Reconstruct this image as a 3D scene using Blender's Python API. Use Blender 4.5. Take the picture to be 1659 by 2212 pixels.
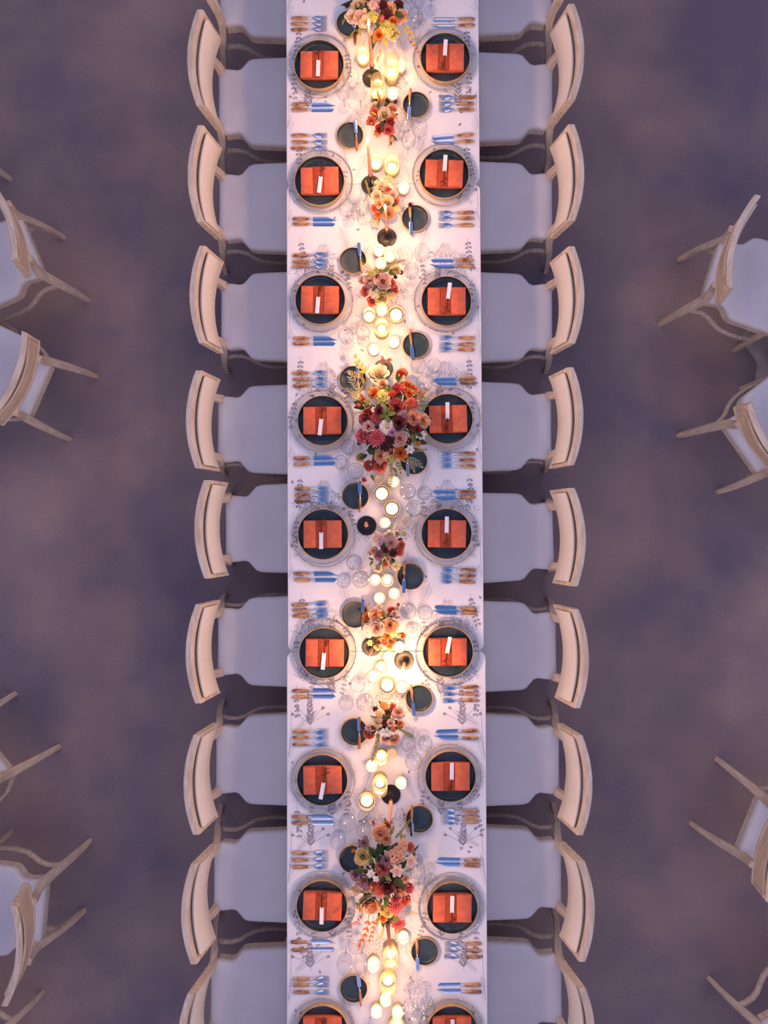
import bpy, math, random
from math import sin, cos, pi, radians, sqrt, atan2, hypot
from mathutils import Vector, Matrix, Euler

random.seed(7)
sc = bpy.context.scene
for o in list(bpy.data.objects):
    bpy.data.objects.remove(o)

# ------------------------------------------------------------------ camera
W, H = 1659, 2212
F = 1570.0                      # focal length in pixels of the 1659 x 2212 frame
CAM_Z = 4.60
TILT = radians(1.1)
cam_d = bpy.data.cameras.new('camera')
cam_d.sensor_fit = 'VERTICAL'
cam_d.sensor_height = 24.0
cam_d.lens = F * 24.0 / H
cam_d.clip_start = 0.05
cam_d.clip_end = 200
cam = bpy.data.objects.new('camera', cam_d)
sc.collection.objects.link(cam)
cam.location = (0, 0, CAM_Z)
cam.rotation_euler = (TILT, 0, 0)
sc.camera = cam

# ------------------------------------------------------------------ sky: blue dusk overhead, paler mauve towards the horizon
SKY_STRENGTH = 2.15
world = bpy.data.worlds.new('dusk_sky')
sc.world = world
world.use_nodes = True
wt = world.node_tree
wt.nodes.clear()
w_out = wt.nodes.new('ShaderNodeOutputWorld')
w_bg = wt.nodes.new('ShaderNodeBackground')
w_tc = wt.nodes.new('ShaderNodeTexCoord')
w_sep = wt.nodes.new('ShaderNodeSeparateXYZ')
w_ramp = wt.nodes.new('ShaderNodeValToRGB')
wt.links.new(w_tc.outputs['Generated'], w_sep.inputs[0])
wt.links.new(w_sep.outputs['Z'], w_ramp.inputs[0])
wt.links.new(w_ramp.outputs[0], w_bg.inputs[0])
wt.links.new(w_bg.outputs[0], w_out.inputs[0])
w_ramp.color_ramp.elements[0].position = 0.0
w_ramp.color_ramp.elements[0].color = (1.25, 0.98, 1.10, 1)
w_ramp.color_ramp.elements[1].position = 1.0
w_ramp.color_ramp.elements[1].color = (0.026, 0.062, 0.17, 1)
e = w_ramp.color_ramp.elements.new(0.50)
e.color = (1.12, 0.94, 1.10, 1)
e = w_ramp.color_ramp.elements.new(0.80)
e.color = (0.16, 0.18, 0.36, 1)
w_bg.inputs[1].default_value = SKY_STRENGTH

# ------------------------------------------------------------------ exposure and sampling
sc.view_settings.view_transform = 'Standard'
sc.view_settings.look = 'None'
sc.view_settings.exposure = 0.0
sc.view_settings.gamma = 1.0
sc.view_settings.use_curve_mapping = False
cy = sc.cycles
cy.use_denoising = True
cy.use_adaptive_sampling = True
cy.adaptive_threshold = 0.03
cy.max_bounces = 6
cy.diffuse_bounces = 2
cy.glossy_bounces = 2
cy.transmission_bounces = 3
cy.transparent_max_bounces = 24
cy.sample_clamp_indirect = 2.0
cy.caustics_reflective = False
cy.caustics_refractive = False
CANDLE_COLOR = (1.0, 0.50, 0.22)
TAPER_W, VOTIVE_W, TALL_W = 10.5, 0.75, 1.15

# ------------------------------------------------------------------ helpers
CT, ST = cos(TILT), sin(TILT)


def P(px, py, z):
    """world point at height z seen at a pixel of the photograph"""
    u = (px - W / 2) / F
    v = -(py - H / 2) / F
    dy = v * CT + ST
    dz = v * ST - CT
    s = (z - CAM_Z) / dz
    return Vector((u * s, dy * s, z))


K = 1659 / 460.0                # zoom scale of the 460 px wide strips measured on the photograph


def q(y0, X, Y):
    return (600 + X / K, y0 + Y / K)


class MB:
    def __init__(s):
        s.v = []
        s.f = []
        s.m = []

    def add(s, vs, fs, m=0):
        b = len(s.v)
        s.v += [tuple(p) for p in vs]
        s.f += [tuple(i + b for i in f) for f in fs]
        s.m += [m] * len(fs)

    def lathe(s, prof, n=32, m=0, cx=0, cy=0, wob=None):
        vs, fs = [], []
        for r, z in prof:
            for i in range(n):
                a = 2 * pi * i / n
                rr = r * (wob(a, r, z) if wob else 1)
                vs.append((cx + rr * cos(a), cy + rr * sin(a), z))
        for j in range(len(prof) - 1):
            for i in range(n):
                k = (i + 1) % n
                fs.append((j * n + i, j * n + k, (j + 1) * n + k, (j + 1) * n + i))
        s.add(vs, fs, m)

    def tube(s, pts, rad, n=8, m=0, sq=None, up=(0, 0, 1)):
        """round (or sq=(half width, half height) rectangular) section swept along pts"""
        pts = [Vector(p) for p in pts]
        vs, fs = [], []
        N = len(pts)
        for i, p in enumerate(pts):
            d = (pts[min(i + 1, N - 1)] - pts[max(i - 1, 0)]).normalized()
            ref = Vector(up)
            if abs(d.dot(ref)) > 0.97:
                ref = Vector((1, 0, 0))
            a = d.cross(ref).normalized()
            b = a.cross(d).normalized()
            if sq:
                k = rad[i] if rad else 1
                hw, hh = sq[0] * k, sq[1] * k
                c = 0.28
                ring = [(1, 1 - c), (1 - c, 1), (c - 1, 1), (-1, 1 - c), (-1, c - 1), (c - 1, -1), (1 - c, -1), (1, c - 1)]
                for x, y in ring:
                    vs.append(p + a * x * hw + b * y * hh)
                nn = 8
            else:
                nn = n
                for j in range(n):
                    t = 2 * pi * j / n
                    vs.append(p + (a * cos(t) + b * sin(t)) * rad[i])
        for i in range(N - 1):
            for j in range(nn):
                k = (j + 1) % nn
                fs.append((i * nn + j, i * nn + k, (i + 1) * nn + k, (i + 1) * nn + j))
        fs.append(tuple(range(nn))[::-1])
        fs.append(tuple((N - 1) * nn + j for j in range(nn)))
        s.add(vs, fs, m)

    def grid(s, pts, m=0):
        """pts: rows of points"""
        R, C = len(pts), len(pts[0])
        vs = [p for r in pts for p in r]
        fs = [(i * C + j, i * C + j + 1, (i + 1) * C + j + 1, (i + 1) * C + j) for i in range(R - 1) for j in range(C - 1)]
        s.add(vs, fs, m)

    def loop_solid(s, rings, m=0, cap0=True, cap1=True):
        """closed rings of equal length joined into a solid"""
        n = len(rings[0])
        vs = [p for r in rings for p in r]
        fs = []
        for i in range(len(rings) - 1):
            for j in range(n):
                k = (j + 1) % n
                fs.append((i * n + j, i * n + k, (i + 1) * n + k, (i + 1) * n + j))
        if cap0:
            fs.append(tuple(range(n))[::-1])
        if cap1:
            fs.append(tuple((len(rings) - 1) * n + j for j in range(n)))
        s.add(vs, fs, m)

    def box(s, x0, x1, y0, y1, z0, z1, m=0, b=0.0):
        if b <= 0:
            vs = [(x, y, z) for z in (z0, z1) for x, y in ((x0, y0), (x1, y0), (x1, y1), (x0, y1))]
            s.add(vs, [(3, 2, 1, 0), (4, 5, 6, 7), (0, 1, 5, 4), (1, 2, 6, 5), (2, 3, 7, 6), (3, 0, 4, 7)], m)
            return

        def ring(d, z):
            X0, X1, Y0, Y1 = x0 + d, x1 - d, y0 + d, y1 - d
            return [(X0 + b, Y0, z), (X1 - b, Y0, z), (X1, Y0 + b, z), (X1, Y1 - b, z), (X1 - b, Y1, z), (X0 + b, Y1, z), (X0, Y1 - b, z), (X0, Y0 + b, z)]
        s.loop_solid([ring(b, z0), ring(0, z0 + b), ring(0, z1 - b), ring(b, z1)], m)

    def ball(s, c, r, nu=8, nv=5, m=0, sz=1.0):
        prof = []
        for j in range(nv + 1):
            t = -pi / 2 + pi * j / nv
            prof.append((max(r * cos(t), r * 0.02), c[2] + r * sz * sin(t)))
        s.lathe(prof, nu, m, c[0], c[1])

    def mesh(s, name, mats, smooth=True, angle=None):
        me = bpy.data.meshes.new(name)
        me.from_pydata(s.v, [], s.f)
        for mm in (mats if isinstance(mats, (list, tuple)) else [mats]):
            me.materials.append(mm)
        me.polygons.foreach_set('material_index', s.m)
        me.polygons.foreach_set('use_smooth', [smooth] * len(s.f))
        me.update()
        if smooth and angle:
            me.set_sharp_from_angle(angle=radians(angle))
        return me


def ob(name, me, parent=None, loc=(0, 0, 0), rot=(0, 0, 0), scale=1.0, mat=None):
    o = bpy.data.objects.new(name, me)
    sc.collection.objects.link(o)
    o.location = loc
    o.rotation_euler = rot
    o.scale = (scale,) * 3 if not isinstance(scale, (tuple, list)) else scale
    if parent:
        o.parent = parent
    if mat:
        o.material_slots[0].link = 'OBJECT'
        o.material_slots[0].material = mat
    return o


def tag(o, label, cat, group=None):
    o['label'] = label
    o['category'] = cat
    if group:
        o['group'] = group
    return o


def thing(name, label, cat, loc=(0, 0, 0), rz=0.0, group=None):
    o = bpy.data.objects.new(name, None)
    sc.collection.objects.link(o)
    o.empty_display_size = 0.05
    o.location = loc
    o.rotation_euler = (0, 0, rz)
    return tag(o, label, cat, group)


# ------------------------------------------------------------------ materials
def nodes_of(name):
    m = bpy.data.materials.new(name)
    m.use_nodes = True
    nt = m.node_tree
    return m, nt, nt.nodes['Principled BSDF'], nt.nodes['Material Output']


def mat_noise(name, c1, c2, scale=20, rough=0.7, bump=0.0, bscale=None, stretch=(1, 1, 1), metal=0.0, detail=4, spec=0.5, lo=0.3, hi=0.7, rand=0.0, bdist=0.002):
    m, nt, bs, out = nodes_of(name)
    tc = nt.nodes.new('ShaderNodeTexCoord')
    mp = nt.nodes.new('ShaderNodeMapping')
    mp.inputs['Scale'].default_value = stretch
    nt.links.new(tc.outputs['Object'], mp.inputs[0])
    vec = mp.outputs[0]
    if rand:
        oi = nt.nodes.new('ShaderNodeObjectInfo')
        ad = nt.nodes.new('ShaderNodeVectorMath')
        ad.operation = 'ADD'
        sm = nt.nodes.new('ShaderNodeVectorMath')
        sm.operation = 'SCALE'
        sm.inputs[3].default_value = rand
        nt.links.new(oi.outputs['Location'], sm.inputs[0])
        nt.links.new(vec, ad.inputs[0])
        nt.links.new(sm.outputs[0], ad.inputs[1])
        vec = ad.outputs[0]
    no = nt.nodes.new('ShaderNodeTexNoise')
    no.inputs['Scale'].default_value = scale
    no.inputs['Detail'].default_value = detail
    nt.links.new(vec, no.inputs['Vector'])
    rp = nt.nodes.new('ShaderNodeValToRGB')
    rp.color_ramp.elements[0].position = lo
    rp.color_ramp.elements[1].position = hi
    rp.color_ramp.elements[0].color = (*c1, 1)
    rp.color_ramp.elements[1].color = (*c2, 1)
    nt.links.new(no.outputs['Fac'], rp.inputs[0])
    nt.links.new(rp.outputs[0], bs.inputs['Base Color'])
    bs.inputs['Roughness'].default_value = rough
    bs.inputs['Metallic'].default_value = metal
    bs.inputs['Specular IOR Level'].default_value = spec
    if bump:
        n2 = nt.nodes.new('ShaderNodeTexNoise')
        n2.inputs['Scale'].default_value = bscale or scale
        n2.inputs['Detail'].default_value = 3
        nt.links.new(vec, n2.inputs['Vector'])
        bp = nt.nodes.new('ShaderNodeBump')
        bp.inputs['Strength'].default_value = bump
        bp.inputs['Distance'].default_value = bdist
        nt.links.new(n2.outputs['Fac'], bp.inputs['Height'])
        nt.links.new(bp.outputs[0], bs.inputs['Normal'])
    return m


def mat_glass(name, tint=(0.95, 0.96, 0.97), blend=0.25, milk=0.0, milk_col=(1, 0.95, 0.85), rough=0.07, base=0.05):
    """thin-walled glass: see-through face on, reflecting towards grazing angles; milk adds light-scattering frost"""
    m, nt, bs, out = nodes_of(name)
    nt.nodes.remove(bs)
    tr = nt.nodes.new('ShaderNodeBsdfTransparent')
    tr.inputs[0].default_value = (*tint, 1)
    gl = nt.nodes.new('ShaderNodeBsdfGlossy')
    gl.inputs['Roughness'].default_value = rough
    gl.inputs[0].default_value = (0.95, 0.95, 0.97, 1)
    lw = nt.nodes.new('ShaderNodeLayerWeight')
    lw.inputs['Blend'].default_value = blend
    tint_edge = nt.nodes.new('ShaderNodeMix')
    tint_edge.data_type = 'RGBA'
    tint_edge.inputs[6].default_value = (*tint, 1)
    tint_edge.inputs[7].default_value = (*[c * .38 for c in tint], 1)
    pw = nt.nodes.new('ShaderNodeMath')
    pw.operation = 'POWER'
    pw.inputs[1].default_value = 5.0
    nt.links.new(lw.outputs['Facing'], pw.inputs[0])
    nt.links.new(pw.outputs[0], tint_edge.inputs[0])
    nt.links.new(tint_edge.outputs[2], tr.inputs[0])
    ma = nt.nodes.new('ShaderNodeMath')
    ma.operation = 'MULTIPLY_ADD'
    ma.inputs[1].default_value = 0.45
    ma.inputs[2].default_value = base
    ma.use_clamp = True
    nt.links.new(pw.outputs[0], ma.inputs[0])
    mx = nt.nodes.new('ShaderNodeMixShader')
    nt.links.new(ma.outputs[0], mx.inputs[0])
    nt.links.new(tr.outputs[0], mx.inputs[1])
    nt.links.new(gl.outputs[0], mx.inputs[2])
    last = mx
    if milk:
        tl = nt.nodes.new('ShaderNodeBsdfTranslucent')
        tl.inputs[0].default_value = (*milk_col, 1)
        df = nt.nodes.new('ShaderNodeBsdfDiffuse')
        df.inputs[0].default_value = (*milk_col, 1)
        m2 = nt.nodes.new('ShaderNodeMixShader')
        m2.inputs[0].default_value = 0.4
        nt.links.new(tl.outputs[0], m2.inputs[1])
        nt.links.new(df.outputs[0], m2.inputs[2])
        m3 = nt.nodes.new('ShaderNodeMixShader')
        m3.inputs[0].default_value = milk
        nt.links.new(mx.outputs[0], m3.inputs[1])
        nt.links.new(m2.outputs[0], m3.inputs[2])
        last = m3
    nt.links.new(last.outputs[0], out.inputs[0])
    return m


def mat_petal(name, inner, outer, trans=0.3, rough=0.6):
    """petal tissue: colour runs from the heart of the bloom to its rim, some light passes through"""
    m, nt, bs, out = nodes_of(name)
    tc = nt.nodes.new('ShaderNodeTexCoord')
    ln = nt.nodes.new('ShaderNodeVectorMath')
    ln.operation = 'LENGTH'
    nt.links.new(tc.outputs['Object'], ln.inputs[0])
    no = nt.nodes.new('ShaderNodeTexNoise')
    no.inputs['Scale'].default_value = 3.0
    nt.links.new(tc.outputs['Object'], no.inputs['Vector'])
    ad = nt.nodes.new('ShaderNodeMath')
    ad.operation = 'MULTIPLY_ADD'
    ad.inputs[1].default_value = 0.5
    ad.inputs[2].default_value = -0.25
    nt.links.new(no.outputs['Fac'], ad.inputs[0])
    a2 = nt.nodes.new('ShaderNodeMath')
    nt.links.new(ln.outputs['Value'], a2.inputs[0])
    nt.links.new(ad.outputs[0], a2.inputs[1])
    rp = nt.nodes.new('ShaderNodeValToRGB')
    rp.color_ramp.elements[0].position = 0.15
    rp.color_ramp.elements[1].position = 1.0
    rp.color_ramp.elements[0].color = (*inner, 1)
    rp.color_ramp.elements[1].color = (*outer, 1)
    nt.links.new(a2.outputs[0], rp.inputs[0])
    nt.links.new(rp.outputs[0], bs.inputs['Base Color'])
    bs.inputs['Roughness'].default_value = rough
    bs.inputs['Specular IOR Level'].default_value = 0.25
    tl = nt.nodes.new('ShaderNodeBsdfTranslucent')
    nt.links.new(rp.outputs[0], tl.inputs[0])
    mx = nt.nodes.new('ShaderNodeMixShader')
    mx.inputs[0].default_value = trans
    nt.links.new(bs.outputs[0], mx.inputs[1])
    nt.links.new(tl.outputs[0], mx.inputs[2])
    nt.links.new(mx.outputs[0], out.inputs[0])
    return m


def mat_emit(name, col, strength):
    m, nt, bs, out = nodes_of(name)
    nt.nodes.remove(bs)
    em = nt.nodes.new('ShaderNodeEmission')
    em.inputs[0].default_value = (*col, 1)
    em.inputs[1].default_value = strength
    nt.links.new(em.outputs[0], out.inputs[0])
    m.cycles.emission_sampling = 'NONE'
    return m


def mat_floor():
    m = mat_noise('purple_grey_carpet', (0.20, 0.165, 0.195), (0.42, 0.30, 0.255), scale=1.1, rough=0.95, bump=0.5, bscale=420, detail=3, spec=0.1, lo=0.35, hi=0.68, bdist=0.004)  # large warm and bluish blotches: mottled light painted into the carpet colour
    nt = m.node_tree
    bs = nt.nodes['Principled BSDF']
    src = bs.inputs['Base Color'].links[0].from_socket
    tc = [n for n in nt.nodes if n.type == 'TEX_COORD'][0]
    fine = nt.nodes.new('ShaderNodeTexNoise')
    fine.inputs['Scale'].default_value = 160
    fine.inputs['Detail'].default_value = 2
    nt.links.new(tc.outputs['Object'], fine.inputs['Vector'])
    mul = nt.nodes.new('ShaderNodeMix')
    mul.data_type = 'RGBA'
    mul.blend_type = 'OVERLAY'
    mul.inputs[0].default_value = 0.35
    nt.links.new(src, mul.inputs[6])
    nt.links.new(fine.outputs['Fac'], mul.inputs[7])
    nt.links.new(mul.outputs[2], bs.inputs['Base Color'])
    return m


M = {}
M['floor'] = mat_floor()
M['cloth'] = mat_noise('white_table_linen', (0.79, 0.77, 0.77), (0.84, 0.82, 0.82), scale=9, rough=0.9, bump=0.25, bscale=600, spec=0.1, bdist=0.001)
M['print'] = mat_noise('grey_leaf_print', (0.25, 0.24, 0.28), (0.44, 0.42, 0.46), scale=40, rough=0.9, spec=0.1)
M['print_line'] = mat_noise('grey_stem_print', (0.24, 0.22, 0.26), (0.34, 0.32, 0.36), scale=60, rough=0.9, spec=0.1)
M['table'] = mat_noise('folding_table_board', (0.25, 0.2, 0.15), (0.33, 0.27, 0.2), scale=14, rough=0.6)
M['steel'] = mat_noise('grey_table_steel', (0.2, 0.2, 0.22), (0.28, 0.28, 0.3), scale=30, rough=0.4, metal=0.9)
M['wood'] = mat_noise('pale_weathered_oak', (0.52, 0.40, 0.28), (0.76, 0.62, 0.47), scale=9, rough=0.55, bump=0.25, bscale=30, stretch=(6, 1, 6), lo=0.25, hi=0.62, rand=3.1)
M['leg_wood'] = mat_noise('pale_weathered_oak_leg', (0.50, 0.39, 0.29), (0.72, 0.58, 0.45), scale=9, rough=0.6, bump=0.25, bscale=30, stretch=(6, 6, 1), lo=0.25, hi=0.65, rand=3.1)
M['fabric'] = mat_noise('pale_seat_linen', (0.63, 0.605, 0.61), (0.69, 0.665, 0.66), scale=5, rough=0.9, bump=0.35, bscale=500, spec=0.15, rand=2.0, bdist=0.001)
M['back_fabric'] = mat_noise('candle_warmed_back_linen', (0.81, 0.72, 0.60), (0.87, 0.78, 0.66), scale=5, rough=0.9, bump=0.35, bscale=500, spec=0.15, rand=2.0, bdist=0.001)  # seat linen made lighter and warmer, candlelight painted into the back cushions
M['glaze'] = mat_noise('dark_teal_glaze', (0.020, 0.038, 0.046), (0.045, 0.068, 0.075), scale=16, rough=0.38, bump=0.15, bscale=60, spec=0.55, rand=4.0)
M['clay'] = mat_noise('unglazed_tan_clay', (0.46, 0.29, 0.13), (0.60, 0.40, 0.20), scale=30, rough=0.75, spec=0.2)
M['glass'] = mat_glass('clear_glass')
M['stem_glass'] = mat_glass('solid_stem_glass', tint=(0.85, 0.86, 0.88), rough=0.08, base=0.22)
M['charger_glass'] = mat_glass('charger_glass', tint=(0.95, 0.97, 0.99), blend=0.2, milk=0.07, milk_col=(0.75, 0.8, 0.85), base=0.05)
M['bead'] = mat_noise('silver_beads', (0.55, 0.52, 0.48), (0.8, 0.77, 0.72), scale=60, rough=0.2, metal=1.0)
M['vessel'] = mat_glass('candle_glass', tint=(0.97, 0.95, 0.88), blend=0.3, milk=0.15, milk_col=(1.0, 0.90, 0.62), base=0.04)
M['frost'] = mat_glass('frosted_votive_glass', tint=(0.97, 0.95, 0.9), blend=0.2, milk=0.55, milk_col=(1.0, 0.93, 0.74), rough=0.3, base=0.05)
M['wax'] = mat_petal('cream_wax', (0.90, 0.80, 0.60), (0.92, 0.84, 0.68), trans=0.35, rough=0.5)
M['taper'] = mat_petal('blush_taper_wax', (0.80, 0.44, 0.30), (0.84, 0.50, 0.35), trans=0.4, rough=0.45)
M['flame'] = mat_emit('candle_flame', (1.0, 0.72, 0.32), 26)
M['wick'] = mat_noise('charred_wick', (0.01, 0.01, 0.01), (0.03, 0.025, 0.02), scale=90, rough=0.9)
M['iron'] = mat_noise('black_iron', (0.010, 0.009, 0.009), (0.022, 0.019, 0.017), scale=25, rough=0.36, metal=0.3, spec=0.6)
M['napkin'] = mat_noise('rust_linen', (0.60, 0.128, 0.065), (0.73, 0.178, 0.095), scale=35, rough=0.9, bump=0.3, bscale=700, spec=0.1, rand=2.0, bdist=0.001)
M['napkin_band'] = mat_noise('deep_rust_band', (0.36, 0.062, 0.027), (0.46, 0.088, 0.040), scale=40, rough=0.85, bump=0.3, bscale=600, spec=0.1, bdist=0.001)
M['card'] = mat_noise('white_card', (0.86, 0.84, 0.85), (0.90, 0.88, 0.88), scale=50, rough=0.7)
M['twig'] = mat_noise('dried_brown_twig', (0.055, 0.022, 0.012), (0.11, 0.045, 0.022), scale=60, rough=0.8)
M['silver'] = mat_noise('polished_steel', (0.80, 0.80, 0.82), (0.88, 0.88, 0.90), scale=30, rough=0.13, metal=1.0)
M['blade'] = mat_noise('polished_blade', (0.82, 0.82, 0.84), (0.90, 0.90, 0.92), scale=20, rough=0.10, metal=1.0)
M['horn'] = mat_noise('horn_handle', (0.17, 0.048, 0.014), (0.58, 0.32, 0.14), scale=26, rough=0.35, stretch=(1, 2.2, 2.2), lo=0.33, hi=0.6, rand=9.0)
M['grey_linen'] = mat_noise('grey_brown_linen', (0.26, 0.23, 0.23), (0.44, 0.40, 0.40), scale=7, rough=0.9, bump=0.6, bscale=18, spec=0.1, bdist=0.01)
M['green'] = mat_petal('mid_green_leaf', (0.10, 0.15, 0.035), (0.17, 0.22, 0.05), 0.25)
M['dark_green'] = mat_petal('dark_green_leaf', (0.025, 0.05, 0.015), (0.05, 0.085, 0.025), 0.2)
M['olive'] = mat_petal('olive_leaf', (0.22, 0.20, 0.05), (0.34, 0.29, 0.09), 0.3)
M['sage'] = mat_petal('sage_leaf', (0.34, 0.34, 0.20), (0.44, 0.42, 0.26), 0.3)
M['red_leaf'] = mat_petal('russet_leaf', (0.42, 0.08, 0.02), (0.55, 0.14, 0.03), 0.3)
M['yellow_leaf'] = mat_petal('yellow_leaf', (0.60, 0.36, 0.05), (0.72, 0.48, 0.10), 0.35)
M['stem'] = mat_noise('green_stem', (0.10, 0.13, 0.04), (0.17, 0.19, 0.07), scale=40, rough=0.7)
M['gold_centre'] = mat_noise('golden_flower_centre', (0.55, 0.22, 0.02), (0.75, 0.42, 0.05), scale=300, rough=0.8)
M['dark_centre'] = mat_noise('dark_flower_centre', (0.012, 0.006, 0.006), (0.04, 0.015, 0.012), scale=300, rough=0.8)
M['pot'] = mat_noise('dark_ceramic_vase', (0.03, 0.03, 0.032), (0.06, 0.055, 0.05), scale=18, rough=0.4)
PET = {
    'peach': ('peach', (0.84, 0.36, 0.16), (0.90, 0.62, 0.42)),
    'blush': ('blush pink', (0.80, 0.43, 0.33), (0.89, 0.70, 0.61)),
    'cream': ('cream', (0.84, 0.62, 0.36), (0.90, 0.82, 0.66)),
    'white': ('white', (0.80, 0.74, 0.62), (0.88, 0.85, 0.80)),
    'yellow': ('pale yellow', (0.80, 0.60, 0.20), (0.88, 0.76, 0.42)),
    'lime': ('yellow green', (0.45, 0.44, 0.08), (0.66, 0.60, 0.22)),
    'orange': ('orange', (0.74, 0.17, 0.03), (0.82, 0.33, 0.09)),
    'coral': ('coral', (0.66, 0.11, 0.06), (0.78, 0.25, 0.16)),
    'pink': ('bright pink', (0.62, 0.08, 0.10), (0.78, 0.23, 0.23)),
    'rose': ('dusty rose', (0.40, 0.055, 0.065), (0.60, 0.17, 0.17)),
    'mauve': ('mauve', (0.36, 0.17, 0.20), (0.54, 0.33, 0.36)),
    'lilac': ('lilac', (0.50, 0.25, 0.42), (0.66, 0.44, 0.60)),
    'plum': ('plum', (0.12, 0.025, 0.035), (0.26, 0.075, 0.085)),
    'maroon': ('dark maroon', (0.028, 0.004, 0.007), (0.085, 0.012, 0.018)),
    'red': ('deep red', (0.30, 0.028, 0.022), (0.45, 0.06, 0.04)),
}
PM = {k: mat_petal(v[0].replace(' ', '_') + '_petal', v[1], v[2]) for k, v in PET.items()}

# ================================================================== SETTING
mb = MB()
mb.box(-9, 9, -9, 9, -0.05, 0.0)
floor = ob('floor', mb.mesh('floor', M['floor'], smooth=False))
floor['kind'] = 'structure'
M['plaster'] = mat_noise('brown_grey_plaster', (0.20, 0.16, 0.15), (0.28, 0.23, 0.21), scale=3, rough=0.9, bump=0.4, bscale=40, spec=0.1)
for nm, (x0, x1, y0_, y1_) in (('added_wall_left', (-6.2, -6.0, -8.2, 8.2)), ('added_wall_right', (6.0, 6.2, -8.2, 8.2)), ('added_wall_back', (-6.0, 6.0, 8.0, 8.2)), ('added_wall_front', (-6.0, 6.0, -8.2, -8.0))):  # unseen walls, added to keep low sky light off the floor
    mb = MB()
    mb.box(x0, x1, y0_, y1_, 0.0, 5.4)
    o = ob(nm, mb.mesh(nm, M['plaster'], smooth=False))
    o['kind'] = 'structure'

ZT = 0.760                      # top of the table linen

# ================================================================== BANQUET TABLES AND THEIR CLOTHS
def rounded_rect(hx, hy, r, n=6):
    pts = []
    for cx_, cy_, a0 in ((hx - r, hy - r, 0), (-hx + r, hy - r, pi / 2), (-hx + r, -hy + r, pi), (hx - r, -hy + r, 3 * pi / 2)):
        for i in range(n + 1):
            a = a0 + pi / 2 * i / n
            pts.append((cx_ + r * cos(a), cy_ + r * sin(a)))
    return pts


def leafshape(x, y, ang, L, w, tip=0.5):
    ca, sa = cos(ang), sin(ang)
    up = []
    for k in range(9):
        t = k / 8
        g = t ** (math.log(.5) / math.log(tip))
        up.append((t * L, sin(pi * g) ** .85 * w * .5))
    pts = up + [(a, -b) for a, b in reversed(up[1:-1])]
    return [(x + lx * ca - ly * sa, y + lx * sa + ly * ca) for lx, ly in pts]


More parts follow.
